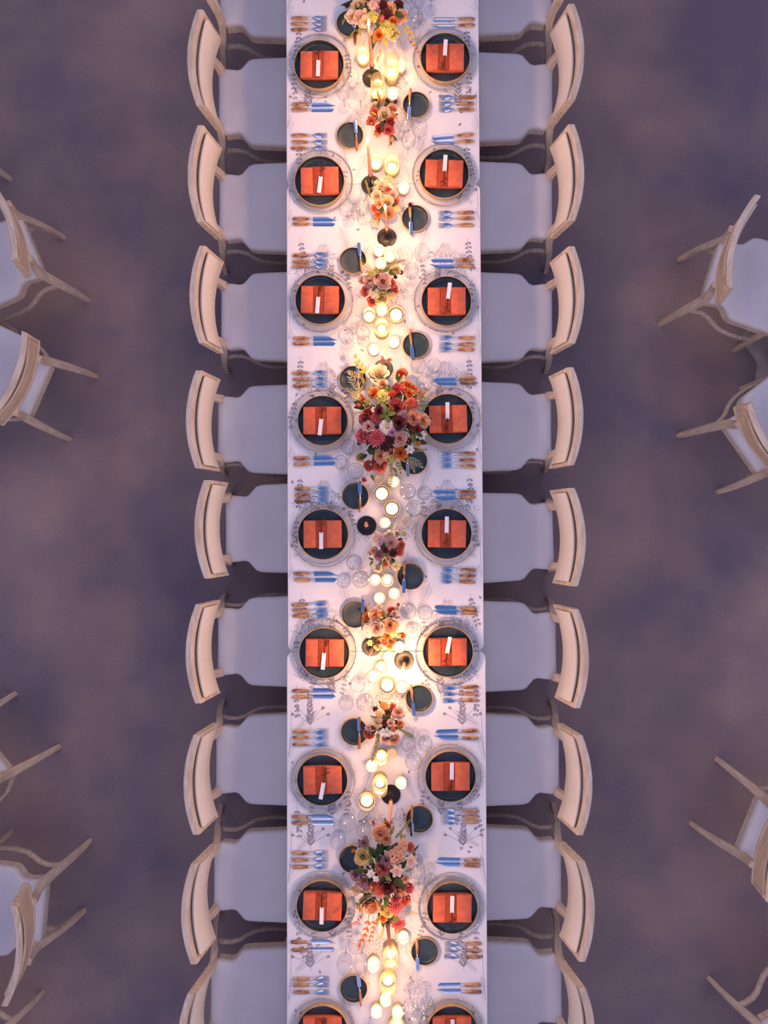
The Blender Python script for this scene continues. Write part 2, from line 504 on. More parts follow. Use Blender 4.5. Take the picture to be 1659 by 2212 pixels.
def make_print(hx, hy, phase):
    rnd = random.Random(int(phase * 1000) + 5)
    pb = MB()
    z = ZT + 0.0003

    def poly(pts, m=0):
        if any(abs(px_) > hx - 0.004 or abs(py_) > hy - 0.004 for px_, py_ in pts):
            return
        zz = z + (len(pb.f) * 7 % 61) * 5e-6
        pb.add([(px_, py_, zz) for px_, py_ in pts], [tuple(range(len(pts)))], m)

    def line(x0, y0, x1, y1, w=0.0017):
        d = hypot(x1 - x0, y1 - y0) or 1e-6
        w *= .9
        nx, ny = -(y1 - y0) / d * w / 2, (x1 - x0) / d * w / 2
        poly([(x0 + nx, y0 + ny), (x0 - nx, y0 - ny), (x1 - nx, y1 - ny), (x1 + nx, y1 + ny)], 1)

    def curve(x, y, ang, L, bend, n=6, w=0.0017):
        pts = [(x, y, ang)]
        for i in range(n):
            x2, y2 = x + cos(ang) * L / n, y + sin(ang) * L / n
            line(x, y, x2, y2, w)
            x, y = x2, y2
            ang += bend / n
            pts.append((x, y, ang))
        return pts

    def fan(x, y, L, spread, n):                     # thin curved twigs with buds fanning downwards
        for i in range(n):
            a = -pi / 2 + spread * ((i + 0.5) / n - 0.5) + rnd.uniform(-.06, .06)
            l = L * rnd.uniform(0.6, 1.0)
            r0 = rnd.uniform(.012, .03)
            pts = curve(x + r0 * cos(a) * 1.2, y + r0 * sin(a) * .6, a * .5 - pi / 4, l, (a + pi / 2) * rnd.uniform(.6, 1.3), 7, .0013)
            for k in (3, 4, 5, 6, 7):
                px_, py_, pa = pts[k]
                for sgn in (-1, 1):
                    if k == 7 or rnd.random() < .55:
                        tw = curve(px_, py_, pa + sgn * rnd.uniform(.4, .8), .012, 0, 1, .001)
                        poly(leafshape(tw[-1][0], tw[-1][1], tw[-1][2] + rnd.uniform(-.3, .3), rnd.uniform(.006, .010), .005))

    def garland(x, y, L, n, s=1.0):                  # heart leaved garland hanging down
        pts = curve(x, y, -pi / 2 + rnd.uniform(-.2, .2), L, rnd.uniform(-.5, .5), n)
        for px_, py_, pa in pts[1:]:
            for sgn in (-1, 1):
                poly(leafshape(px_, py_, pa + sgn * rnd.uniform(.55, .95), 0.022 * s, 0.0135 * s, .66))

    def frond(x, y, ang, L, n=12):                   # feathery palm leaf
        pts = curve(x, y, ang, L, rnd.uniform(-.3, .3), n)
        for i, (px_, py_, pa) in enumerate(pts[1:]):
            l = 0.045 * (1 - i / (n + 3))
            for sgn in (-1, 1):
                curve(px_, py_, pa + sgn * 0.75, l, -sgn * .2, 2, 0.0014)

    def plant(x, y, L):                              # upright stem with broad pointed leaves
        pts = curve(x, y, pi / 2, L, rnd.uniform(-.2, .2), 6)
        for i, (px_, py_, pa) in enumerate(pts[1:]):
            for sgn in (-1, 1):
                poly(leafshape(px_, py_, pa + sgn * rnd.uniform(.4, .7), 0.045 - .004 * i, 0.012, .5))
        for sgn in (-1, 1):
            for k in (.5, .9):
                pts = curve(x, y + L * .2, pi / 2 + sgn * k, L * .8, sgn * .4, 5)
                px_, py_, pa = pts[-1]
                poly(leafshape(px_ - .01 * cos(pa), py_ - .01 * sin(pa), pa, 0.024, 0.017, .62))

    per = 0.63
    k0 = int(-hy / per) - 2
    for k in range(k0, -k0 + 1):
        yb = k * per + phase
        for sx in (-1, 1):
            fan(sx * 0.325, yb, 0.15, 1.7, 13)
            garland(sx * 0.445, yb + 0.02, 0.16, 7)
            garland(sx * 0.20, yb - 0.10, 0.14, 6, .8)
            plant(sx * 0.285, yb - 0.27, 0.13)
            frond(sx * 0.49, yb + 0.18, -pi / 2 + sx * .25, 0.17, 10)
            frond(sx * 0.235, yb + 0.08, -pi / 2 - sx * .35, 0.16, 11)
            plant(sx * 0.40, yb + 0.20, 0.13)
            garland(sx * 0.47, yb - 0.20, 0.15, 6, .9)
            fan(sx * 0.15, yb + 0.22, 0.12, 1.1, 5)
            frond(sx * 0.08, yb - 0.02, -pi / 2 + sx * .4, 0.15, 10)
            fan(sx * 0.42, yb - .05, .12, 1.2, 8)
            garland(sx * .39, yb - .16, .13, 6, .8)
            frond(sx * 0.14, yb + 0.14, pi / 2 + sx * .5, 0.16, 11)
            fan(sx * 0.07, yb - .20, .12, 1.5, 8)
            frond(sx * 0.36, yb + 0.30, -pi / 2 + sx * .9, 0.14, 10)
            curve(sx * 0.500, yb + .3, -pi / 2, .25, .15 * sx, 8)
            for j in range(6):
                poly(leafshape(sx * rnd.uniform(.04, .5), yb + rnd.uniform(-.3, .3), rnd.uniform(0, 6.3), .022, .012))
    return pb


TABLES = [  # seam pixels top/bottom of each table, centre line there, width
    ((825.0, -180), (827.9, 396.85), 1.030, 0.10, 'upper'),
    ((828.2, 397.15), (833.7, 1406.6), 1.032, -0.33, 'middle'),
    ((834.4, 1407.4), (836.8, 2420.0), 1.046, -0.02, 'lower')]
for (a, b, wid, phase, where) in TABLES:
    A, B = P(*a, ZT), P(*b, ZT)
    c = (A + B) / 2
    hy = (A - B).length / 2 - 0.0003
    hx = wid / 2
    rz = atan2((A - B).y, (A - B).x) - pi / 2
    t = thing('banquet_table', f'long rectangular folding table under the {where} printed cloth', 'table', (c.x, c.y, 0), rz, 'banquet tables set end to end')
    mb = MB()
    ring = rounded_rect(hx - .012, hy - .012, .04)
    mb.loop_solid([[(x, y, ZT - .034) for x, y in ring], [(x, y, ZT - .005) for x, y in ring]])
    ob('tabletop', mb.mesh('tabletop', M['table'], smooth=False), t)
    leg = MB()
    leg.tube([(0, 0, 0), (0, 0, ZT - .034)], [.014, .014], 10)
    leg_me = leg.mesh('folding_leg', M['steel'])
    for sx in (-1, 1):
        for sy in (-1, 1):
            ob('leg', leg_me, t, (sx * .24, sy * (hy - .16), 0))
    # cloth: flat printed top with rounded corners and a short hanging edge
    ring = rounded_rect(hx, hy, .038, 8)
    ring0 = rounded_rect(hx - .0025, hy - .0025, .0365, 8)
    n = len(ring)
    cb = MB()
    drop = []
    for i, (x, y) in enumerate(ring):
        k = 1 + .0  # straight fall
        drop.append((x * k, y, ZT - .20 + .004 * sin(i * .9)))
    cb.loop_solid([[(x, y, ZT) for x, y in ring0], [(x, y, ZT - .0025) for x, y in ring], drop], cap0=False, cap1=False)
    cb.add([(x, y, ZT) for x, y in ring0], [tuple(range(n))])
    cl = ob('tablecloth', cb.mesh('tablecloth', M['cloth'], angle=40), None, (c.x, c.y, 0), (0, 0, rz))
    tag(cl, f'white table linen with grey leaf print, {where} of the three cloths', 'tablecloth', 'printed tablecloths')
    pr = ob('leaf_print', make_print(hx, hy, phase).mesh('leaf_print', [M['print'], M['print_line']], smooth=False), cl)
    pr['kind'] = 'stuff'
    pr['label'] = 'grey printed leaf sprigs'

# ================================================================== CHAIRS
def xo(s, z):                   # rear face of the curved back
    return -0.078 + 0.19 * (0.86 - z) + 0.050 * s * s


def back_block(s0, s1, z0, z1, t0, t1, n=14, bulge=0.0, bev=.004, dip=0.0):
    """curved block of the backrest from rear offset t0 to front offset t1"""
    mb = MB()
    rings = []
    zt_ = z1
    for i in range(n + 1):
        s = s0 + (s1 - s0) * i / n
        y = .253 * s
        e = min(1, 6 * i / n, 6 * (n - i) / n)
        bl = bulge * sqrt(max(0, e))
        z1 = zt_ - dip * (1 - s * s)
        zm = (z0 + z1) / 2
        rings.append([(xo(s, z0) + t0, y, z0 + bev), (xo(s, z0) + t0 + bev, y, z0), (xo(s, z0) + t1 - bev, y, z0), (xo(s, z0) + t1, y, z0 + bev),
                      (xo(s, zm) + t1 + bl, y, zm),
                      (xo(s, z1) + t1, y, z1 - bev), (xo(s, z1) + t1 - bev, y, z1), (xo(s, z1) + t0 + bev, y, z1), (xo(s, z1) + t0, y, z1 - bev)])
    mb.loop_solid(rings)
    return mb


OUT = [(0.0, .160), (.012, .172), (.040, .190), (.075, .186), (.108, .182), (.130, .190), (.152, .215), (.172, .238), (.195, .247), (.235, .250), (.30, .2525), (.36, .255), (.42, .258), (.455, .252), (.470, .235)]


def seat_mesh():
    mb = MB()
    rows = []
    zb, zt = .432, .478
    for x, w in OUT:
        k = min(1, x / .03, (.472 - x) / .03)
        k = max(0.0, k) ** .5
        top = zb + (zt - zb) * (.72 + .28 * k)
        row = [(x, -w + .006, zb), (x, -w, zb + .010), (x, -w, top - .014), (x, -w + .006, top - .004)]
        for j in range(9):
            u = -1 + 2 * j / 8
            row.append((x, u * (w - .02), top + .006 * (1 - u * u) * k))
        row += [(x, w - .006, top - .004), (x, w, top - .014), (x, w, zb + .010), (x, w - .006, zb)]
        rows.append(row)
    mb.loop_solid(rows)
    return mb


def frame_mesh():
    mb = MB()
    half = [(max(x, .004) if x < .46 else .464, w - .006) for x, w in OUT]
    ring = [(x, w) for x, w in half] + [(x, -w) for x, w in reversed(half)]
    mb.loop_solid([[(x, y, .388) for x, y in ring], [(x, y, .432) for x, y in ring]])
    return mb


def swept(pts, ks, hw, hh, up=(0, 1, 0)):
    mb = MB()
    mb.tube(pts, ks, sq=(hw, hh), up=up)
    return mb


CH = {}
CH['seat'] = seat_mesh().mesh('chair_seat', M['fabric'], angle=60)
CH['seat_frame'] = frame_mesh().mesh('chair_seat_frame', M['leg_wood'], angle=30)
CH['top_rail'] = back_block(-1, 1, .829, .860, 0, .034).mesh('chair_top_rail', M['wood'], angle=25)
CH['bottom_rail'] = back_block(-1, 1, .622, .648, 0, .034).mesh('chair_bottom_rail', M['wood'], angle=25)
CH['stile_r'] = back_block(.925, 1, .648, .829, 0, .034, 3).mesh('chair_stile', M['wood'], angle=25)
CH['stile_l'] = back_block(-1, -.925, .648, .829, 0, .034, 3).mesh('chair_stile', M['wood'], angle=25)
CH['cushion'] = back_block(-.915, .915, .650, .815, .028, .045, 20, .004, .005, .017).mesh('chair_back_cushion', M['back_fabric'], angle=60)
CH['board'] = back_block(-.92, .92, .649, .822, .002, .0125, 14, 0, .001, .040).mesh('chair_back_board', M['wood'], angle=25)
for s, nm in ((1, 'r'), (-1, 'l')):
    CH['rear_' + nm] = swept([(-.062, s * .217, 0), (-.046, s * .208, .14), (-.022, s * .196, .28), (.004, s * .182, .40), (.014, s * .174, .47), (.008, s * .167, .53), (-.006, s * .162, .59), (-.016, s * .160, .64)],
                             [.72, .85, .98, 1.1, 1.1, 1.0, .95, .9], .019, .021).mesh('chair_rear_leg', M['leg_wood'], angle=30)
    CH['front_' + nm] = swept([(.437, s * .236, 0), (.432, s * .232, .15), (.426, s * .227, .30), (.420, s * .222, .40)], [.65, .85, 1.05, 1.2], .019, .019).mesh('chair_front_leg', M['leg_wood'], angle=30)
    CH['str_' + nm] = swept([(-.020, s * .196, .27), (.03, s * .186, .272), (.08, s * .184, .27), (.125, s * .195, .266), (.165, s * .218, .26), (.21, s * .238, .252), (.28, s * .246, .242), (.36, s * .242, .23), (.428, s * .228, .222)],
                            [1] * 9, .009, .017, up=(0, 0, 1)).mesh('chair_stretcher', M['leg_wood'], angle=30)


def chair(label, x, y, rz, group):
    c = thing('dining_chair', label, 'chair', (x, y, 0), rz, group)
    ob('seat', CH['seat'], c)
    ob('seat_frame', CH['seat_frame'], c)
    for k in ('rear_r', 'rear_l', 'front_r', 'front_l'):
        ob('leg', CH[k], c)
    for k in ('str_r', 'str_l'):
        ob('stretcher', CH[k], c)
    ob('top_rail', CH['top_rail'], c)
    ob('bottom_rail', CH['bottom_rail'], c)
    ob('side_stile', CH['stile_r'], c)
    ob('side_stile', CH['stile_l'], c)
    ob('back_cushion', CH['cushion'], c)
    ob('back_board', CH['board'], c)
    return c


NTH = ['first', 'second', 'third', 'fourth', 'fifth', 'sixth', 'seventh', 'eighth', 'ninth', 'tenth']
ZS = .476
# pixel of the rear seat edge and of the seat's middle, from the top of the frame down, small turn in degrees
LEFT_CH = [(474, -18, 0), (472, 217, 0), (473, 445, 0), (477, 682, 0), (470, 927, 0), (487, 1142.5, .6), (470, 1386.6, 0), (466, 1643, 0), (461.5, 1896, 0), (454.5, 2151, 0)]
RIGHT_CH = [(1193, -24, 0), (1194, 206, 0), (1193.6, 443, 0), (1193.6, 683, 0), (1191.5, 921, 0), (1196, 1158, 1.5), (1202, 1396, .5), (1208.5, 1644, 0), (1213, 1891, 0), (1214, 2139, 0)]
for i, (px, py, dg) in enumerate(LEFT_CH):
    p = P(px, py, ZS)
    chair(f'pale oak dining chair facing the long table, {NTH[i]} from the top on its left side', p.x, p.y, radians(dg), 'chairs along the left of the long table')
for i, (px, py, dg) in enumerate(RIGHT_CH):
    p = P(px, py, ZS)
    chair(f'pale oak dining chair facing the long table, {NTH[i]} from the top on its right side', p.x, p.y, pi + radians(dg), 'chairs along the right of the long table')

# chairs of the neighbouring round tables: their two rear feet as seen on the floor, and which way they face
SIDE_CH = [
    ((136.5, 511), (191.5, 651), -1, 'oak chair at the left edge, its feet level with the second place setting', 'chairs of the left neighbour tables'),
    ((209, 810), (148.5, 951), -1, 'oak chair at the left edge, below the one with curved back turned away', 'chairs of the left neighbour tables'),
    ((31, 1497), (129, 1615), -1, 'oak chair mostly cut off by the left edge, two legs showing lower down', 'chairs of the left neighbour tables'),
    ((195.5, 1813), (182, 1970), -1, 'oak chair near the lower left corner with its tall back standing clear', 'chairs of the left neighbour tables'),
    ((93.5, 2143), (3, 2268), -1, 'oak chair of which only a leg shows in the lower left corner', 'chairs of the left neighbour tables'),
    ((-62, 262), (24, 390), -1, 'oak chair of which only a foot shows at the upper left edge', 'chairs of the left neighbour tables'),
    ((1469, 557), (1424.5, 704), 1, 'oak chair at the right edge, upper of the two by the grey cloth', 'chairs of the right neighbour tables'),
    ((1465, 940), (1552, 1063), 1, 'oak chair at the right edge, lower of the two by the grey cloth', 'chairs of the right neighbour tables'),
    ((1550, 1636), (1491.5, 1781.5), 1, 'oak chair at the right edge, low down, its back and two legs showing', 'chairs of the right neighbour tables'),
    ((1531.5, 2113), (1618, 2238), 1, 'oak chair cut off by the lower right corner, one leg and stretcher showing', 'chairs of the right neighbour tables')]
for (a, b, s, lab, grp) in SIDE_CH:
    A, B = P(*a, 0), P(*b, 0)
    d = (B - A).normalized()
    f = Vector((d.y, -d.x, 0))
    if f.x * s < 0:
        f = -f
    m_ = (A + B) / 2 + f * .062
    chair(lab, m_.x, m_.y, atan2(f.y, f.x), grp)

# round neighbour table on the right, seen only by the grey cloth that reaches the floor
c = P(1862, 770, 0)
t = thing('round_table', 'round table under the grey cloth between the two right hand chairs', 'table', (c.x, c.y, 0))
mb = MB()
mb.lathe([(.001, .735), (.60, .735), (.60, .758), (.001, .758)], 40)
ob('tabletop', mb.mesh('round_tabletop', M['table'], angle=40), t)
mb = MB()
mb.lathe([(.001, .0), (.25, 0), (.25, .03), (.04, .06), (.04, .735), (.001, .735)], 24)
ob('pedestal', mb.mesh('round_pedestal', M['steel'], angle=40), t)
mb = MB()
wob = lambda a, r, z: 1 + (0 if z > .75 else (.75 - z) / .75 * (.055 * sin(9 * a) + .03 * sin(17 * a + 1)))
mb.lathe([(.001, .761), (.3, .761), (.596, .761), (.61, .752), (.622, .60), (.635, .40), (.65, .2), (.665, .06), (.69, .012), (.715, .006)], 140, wob=wob)
cl = ob('round_tablecloth', mb.mesh('round_tablecloth', M['grey_linen']), None, (c.x, c.y, 0))
tag(cl, 'grey brown linen cloth falling to the floor at the right edge', 'tablecloth')

# ================================================================== PLACE SETTINGS
CHARGER_R, PLATE_R, BREAD_R = .1675, .134, .0725
mb = MB()
mb.lathe([(.001, .0012), (.134, .0012), (.142, .005), (.156, .0105), (CHARGER_R - .003, .0135)], 56)
ME_CHARGER = mb.mesh('charger_plate', M['charger_glass'])
mb = MB()
for i in range(116):
    a = 2 * pi * i / 116
    mb.ball((CHARGER_R * cos(a), CHARGER_R * sin(a), .0135), .0041, 6, 4)
mb.lathe([(CHARGER_R - .0030, .0110), (CHARGER_R - .0008, .0128), (CHARGER_R - .0030, .0146), (CHARGER_R - .0046, .0128), (CHARGER_R - .0030, .0110)], 64)
ME_BEADS = mb.mesh('beaded_rim', M['bead'])


def plate_mesh(name, R, h):
    mb = MB()
    base = R - .014
    mb.lathe([(.001, 0), (base, 0), (base + .009, .004), (R, .014), (R, h - .003), (R - .0012, h)], 56, 1)      # unglazed outside
    mb.lathe([(R - .0012, h), (R - .0042, h - .0005)], 56, 1)
    mb.lathe([(R - .0042, h - .0005), (R - .0055, h - .006), (R - .0062, .012), (R - .0085, .0062), (R - .013, .0047), (R * .45, .0045), (.001, .0045)], 56, 0)
    return mb.mesh(name, [M['glaze'], M['clay']], angle=50)


ME_PLATE = plate_mesh('dinner_plate', PLATE_R, .036)
ME_BREAD = plate_mesh('bread_plate', BREAD_R, .024)

# napkin: flat folded body, two flaps folded towards the middle, a darker band in the gap (local x across, y along)
NW, NH = .2010, .1440


def slab(x0, x1, y0, y1, z0, z1, mat, name, seed):
    rnd = random.Random(seed)
    mb = MB()
    mb.box(x0, x1, y0, y1, z0, z1, 0, .0022)
    return mb.mesh(name, mat, angle=50)


ME_NAP_BODY = slab(-NW / 2, NW / 2, -NH / 2, NH / 2, 0, .026, M['napkin'], 'napkin_body', 1)
ME_NAP_L = slab(-NW / 2 + .001, -.036, -NH / 2 + .001, NH / 2 - .004, .0262, .0330, M['napkin'], 'napkin_flap', 2)
ME_NAP_R = slab(.022, NW / 2 - .0015, -NH / 2 + .003, NH / 2 - .001, .0262, .0330, M['napkin'], 'napkin_flap', 3)
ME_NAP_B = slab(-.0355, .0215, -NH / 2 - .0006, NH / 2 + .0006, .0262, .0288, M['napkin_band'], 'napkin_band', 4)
# name card: a narrow strip with a punched notch at one end (local +y points at the notch end)
mb = MB()
cw, cl_ = .0105, .087
pts = [(-cw, -cl_ / 2), (cw, -cl_ / 2), (cw, cl_ / 2), (.002, cl_ / 2), (.002, cl_ / 2 - .006), (-.002, cl_ / 2 - .006), (-.002, cl_ / 2), (-cw, cl_ / 2)]
mb.loop_solid([[(x, y, 0) for x, y in pts], [(x, y, .0012) for x, y in pts]])
ME_CARD = mb.mesh('name_card', M['card'], smooth=False)


def twig_mesh(seed):
    rnd = random.Random(seed)
    mb = MB()
    mb.tube([(0, -.045, .003), (.002, -.01, .0035), (-.001, .02, .0035), (.001, .05, .003)], [.0014, .0014, .0013, .0008], 6)
    for k in range(7):
        y = .005 + k * .007
        s = rnd.choice((-1, 1))
        L = rnd.uniform(.010, .022)
        mb.tube([(0, y, .0035), (s * L * .6, y + L * .5, .0045), (s * L, y + L * .7, .004)], [.001, .0009, .0006], 5)
        for j in range(2):
            mb.ball((s * L * (.6 + .4 * j), y + L * (.5 + .2 * j), .005), .0022, 5, 3)
    return mb.mesh('dried_twig', M['twig'])


ME_TWIG = [twig_mesh(i) for i in range(3)]

# cutlery (local +x from handle end to tip, lying on z = 0)
def handle_mesh(L, w):
    mb = MB()
    n = 9
    rings = []
    for i in range(n + 1):
        t = i / n
        k = (.78 + .3 * sin(pi * min(1, t * 1.15)) ** .8) if t > 0 else .55
        if i == n:
            k *= .86
        hw, hh = w * k / 2, .0052 * min(1, .6 + k * .4)
        x = L * t
        rings.append([(x, hw * cos(a), .0056 + hh * sin(a)) for a in [2 * pi * j / 10 for j in range(10)]])
    mb.loop_solid(rings)
    return mb.mesh('handle', M['horn'], angle=60)


def ferrule_mesh(x0):
    mb = MB()
    xs = [(0, .0062), (.003, .0066), (.006, .0052), (.009, .0058), (.012, .0045), (.018, .0036), (.021, .0046), (.024, .0034)]
    mb.tube([(x0 + x, 0, .0056) for x, r in xs], [r * .8 for x, r in xs], 10)
    return mb


def fork_head():
    mb = ferrule_mesh(.0852)
    x0 = .108
    # neck and palm
    prof = [(x0, .0030, .0056), (x0 + .012, .0034, .0062), (x0 + .018, .0060, .0062), (x0 + .024, .0100, .0054), (x0 + .032, .0122, .0040), (x0 + .042, .0124, .0030), (x0 + .050, .0122, .0032)]
    rows = [[(x, -w, z + .0012), (x, -w * .5, z), (x, 0, z - .0003), (x, w * .5, z), (x, w, z + .0012)] for x, w, z in prof]
    mb.grid(rows)
    mb.grid([[(x, y, z - .0014) for x, y, z in reversed(r)] for r in rows])
    for k in range(4):
        yc = -.0103 + k * .00687
        rows = []
        for x, w, z in ((x0 + .049, .0020, .0034), (x0 + .062, .0018, .0042), (x0 + .074, .0015, .0060), (x0 + .084, .0007, .0085)):
            rows.append([(x, yc - w, z), (x, yc, z + .0006), (x, yc + w, z)])
        mb.grid(rows)
        mb.grid([[(x, y, z - .0016) for x, y, z in reversed(r)] for r in rows])
    return mb.mesh('fork_head', M['silver'], angle=60)


def blade_mesh(L, w, x0, pointed, name='blade'):
    mb = MB()
    n = 12
    top, rows = [], []
    for i in range(n + 1):
        t = i / n
        x = x0 + L * t
        if pointed:
            lo = -w * .5
            up = w * .5 if t < .55 else w * (.5 - ((t - .55) / .45) ** 1.6)
            lo += w * .12 * t ** 3
        else:
            k = 1 if t < .86 else sqrt(max(0, 1 - ((t - .86) / .14) ** 2))
            up, lo = w * .5 * (.92 + .08 * t) * k, -w * .5 * (.9 + .1 * t) * k
        if up - lo < .0006:
            up = lo + .0006
        mid = (up + lo) / 2
        rows.append([(x, lo, .0012), (x, lo + (up - lo) * .22, .0024), (x, mid, .0027), (x, up - (up - lo) * .1, .0027), (x, up, .0022), (x, up, .0008), (x, mid, .0006), (x, lo, .0008)])
    mb.loop_solid(rows)
    return mb.mesh(name, M['blade'], angle=25)


ME_HANDLE = handle_mesh(.086, .0195)
ME_FORK = fork_head()
ME_KFER = ferrule_mesh(.0852).mesh('knife_ferrule', M['silver'])
ME_BLADE_P = blade_mesh(.128, .0245, .108, True)
ME_BLADE_R = blade_mesh(.118, .0235, .108, False)
ME_HANDLE_S = handle_mesh(.076, .0150)
mb = ferrule_mesh(.0755)
ME_KFER_S = mb.mesh('knife_ferrule', M['silver'])
ME_BLADE_S = blade_mesh(.070, .0190, .0975, False)


def fork(label, loc, rz, group):
    t = thing('fork', label, 'fork', loc, rz, group)
    ob('handle', ME_HANDLE, t)
    ob('fork_head', ME_FORK, t)
    return t


def knife(label, loc, rz, group, pointed, flip=1):
    t = thing('table_knife', label, 'knife', loc, rz, group)
    ob('handle', ME_HANDLE, t)
    ob('ferrule', ME_KFER, t)
    b = ob('blade', ME_BLADE_P if pointed else ME_BLADE_R, t)
    b.scale = (1, flip, 1)
    return t


def butter_knife(label, a, b, z, group):
    """a: pixel of the handle end, b: pixel of the blade tip"""
    A, B = P(*a, z), P(*b, z)
    d = (B - A)
    L = .1675
    m_ = (A + B) / 2 - d.normalized() * L / 2
    t = thing('butter_knife', label, 'knife', (m_.x, m_.y, z), atan2(d.y, d.x), group)
    ob('handle', ME_HANDLE_S, t)
    ob('ferrule', ME_KFER_S, t)
    ob('blade', ME_BLADE_S, t)
    return t


ROW = ['topmost', 'second', 'third', 'fourth', 'fifth', 'sixth', 'seventh', 'eighth', 'lowest']
Y0 = [0, 250, 500, 750, 1000, 1250, 1500, 1750, 1950]
# per side and row: charger centre | dinner plate centre (rim) | napkin x0 x1 y0 y1, turn | card from, to   (zoom pixels of that row's strip)
SET = {
    'left': [
        ((327, 509), (320, 500), (173, 480, 380, 602), -.5, (317, 465), (312, 595)),
        ((337, 508), (324, 504), (168, 495, 377, 597), 1.0, (336, 470), (320, 603)),
        ((341, 542), (329, 530), (168, 478, 417, 624), -1.0, (316, 507), (306, 638)),
        ((347, 575), (348, 572), (187, 498, 462, 668), .3, (340, 553), (325, 690)),
        ((357, 565), (352, 556), (198, 487, 437, 667), .3, (338, 538), (338, 673)),
        ((362, 567), (361, 580), (212, 520, 468, 688), -.8, (362, 573), (350, 713)),
        ((352, 672), (345, 670), (199, 508, 563, 786), 1.0, (358, 681), (332, 823)),
        ((352, 747), (342, 748), (200, 500, 637, 866), -2.0, (343, 750), (340, 897)),
        ((352, 996), (345, 985), (187, 503, 906, 1130), 0, (345, 1010), (342, 1150))],
    'right': [
        ((1300, 461), (1305, 444), (1153, 1457, 332, 558), -.5, (1301, 445), (1310, 297)),
        ((1293, 462), (1297, 448), (1133, 1463, 328, 553), -2.5, (1298, 440), (1308, 297)),
        ((1306, 542), (1315, 541), (1161, 1477, 433, 647), 0, (1325, 533), (1343, 392)),
        ((1333, 558), (1325, 558), (1173, 1484, 451, 667), 1.5, (1322, 562), (1322, 425)),
        ((1315, 550), (1316, 552), (1166, 1478, 444, 660), -.8, (1315, 550), (1318, 415)),
        ((1322, 575), (1327, 570), (1161, 1481, 478, 684), 0, (1318, 585), (1343, 452)),
        ((1336, 638), (1347, 642), (1191, 1505, 550, 761), 0, (1355, 667), (1357, 532)),
        ((1348, 760), (1367, 757), (1200, 1523, 667, 889), -.8, (1357, 800), (1360, 667)),
        ((1350, 998), (1368, 993), (1190, 1505, 914, 1135), 0, (1360, 1045), (1362, 907))]}
FORKS = {  # (handle-end X, tip X, Y) three of them from the top down
    'left': [
        [(106, 376, 148, 148), (106, 374, 193, 190), (106, 410, 240, 228)],
        [(108, 385, 158, 158), (110, 385, 210, 210), (106, 412, 257, 255)],
        [(116, 372, 190, 183), (116, 400, 235, 233), (114, 412, 275, 268)],
        [(113, 384, 203, 200), (118, 382, 252, 252), (118, 425, 302, 296)],
        [(130, 390, 203, 203), (130, 392, 250, 248), (130, 432, 297, 290)],
        [(110, 384, 206, 192), (116, 388, 248, 246), (118, 424, 292, 278)],
        [(115, 395, 285, 285), (116, 394, 333, 330), (116, 425, 385, 382)],
        [(110, 386, 333, 333), (112, 388, 387, 385), (110, 388, 440, 437)],
        [(120, 398, 590, 588), (118, 400, 635, 636), (120, 436, 691, 692)]],
    'right': [
        [(1533, 1225, 763, 763), (1530, 1253, 812, 812), (1532, 1258, 858, 858)],
        [(1527, 1215, 757, 762), (1527, 1243, 801, 805), (1527, 1247, 854, 858)],
        [(1535, 1218, 832, 832), (1533, 1250, 881, 884), (1530, 1255, 922, 922)],
        [(1538, 1230, 828, 838), (1538, 1255, 880, 882), (1540, 1268, 930, 926)],
        [(1545, 1228, 836, 830), (1540, 1250, 880, 880), (1540, 1252, 928, 918)],
        [(1560, 1250, 840, 848), (1558, 1270, 891, 892), (1558, 1282, 941, 945)],
        [(1560, 1240, 900, 915), (1562, 1300, 945, 955), (1565, 1302, 990, 992)],
        [(1585, 1272, 313 + 721.4, 320 + 721.4), (1585, 1298, 370 + 721.4, 362 + 721.4), (1583, 1302, 418 + 721.4, 412 + 721.4)],
        None]}
KNIVES = {
    'left': [
        [(108, 468, 818, 814), (108, 442, 860, 856)], [(118, 475, 806, 806), (118, 457, 846, 846)], [(120, 478, 835, 835), (120, 457, 876, 874)],
        [(122, 470, 866, 862), (124, 465, 913, 903)], [(122, 480, 865, 865), (130, 466, 912, 914)], [(115, 482, 871, 871), (116, 462, 918, 918)],
        [(108, 465, 950, 956), (110, 458, 998, 1000)], [(102, 472, 302 + 721.4, 302 + 721.4), (108, 465, 364 + 721.4, 362 + 721.4)], None],
    'right': [
        [(1533, 1193, 155, 155), (1532, 1172, 203, 208)], [(1525, 1183, 150, 176), (1527, 1163, 203, 210)], [(1523, 1188, 224, 224), (1526, 1165, 270, 270)],
        [(1541, 1205, 241, 252), (1545, 1205, 280, 276)], [(1540, 1198, 226, 223), (1543, 1188, 266, 274)], [(1550, 1208, 235, 222), (1555, 1196, 266, 260)],
        [(1562, 1223, 278, 293), (1565, 1203, 337, 333)], [(1580, 1236, 390, 385), (1578, 1212, 430, 420)], [(1583, 1233, 634, 643), (1587, 1237, 688, 688)]]}
BREAD = {
    'left': [((560, 190), (602, 292), (596, 180)), ((563, 157), (618, 275), (605, 38)), ((586, 230), (655, 310), (632, 103)), ((585, 252), (634, 370), (620, 142)),
             ((605, 258), (641, 388), (640, 140)), ((600, 278), (662, 405), (664, 155)), ((596, 289), (638, 432), (632, 166)), ((583, 378), (640, 420), (634, 280)), ((591, 665), (652, 805), (625, 540))],
    'right': [((1077, 822), (1034, 684), (1020, 942)), ((1070, 803), (1028, 690), (1040, 930)), ((1077, 888), (1030, 760), (1052, 1000)), ((1060, 887), (1004, 780), (1014, 992)),
              ((1034, 882), (988, 765), (980, 1015)), ((1101, 932), (1036, 818), (1064, 1075)), ((1103, 968), (1044, 868), (1046, 1100)), ((1145, 375 + 721.4), (1083, 275 + 721.4), (1090, 535 + 721.4)), None]}
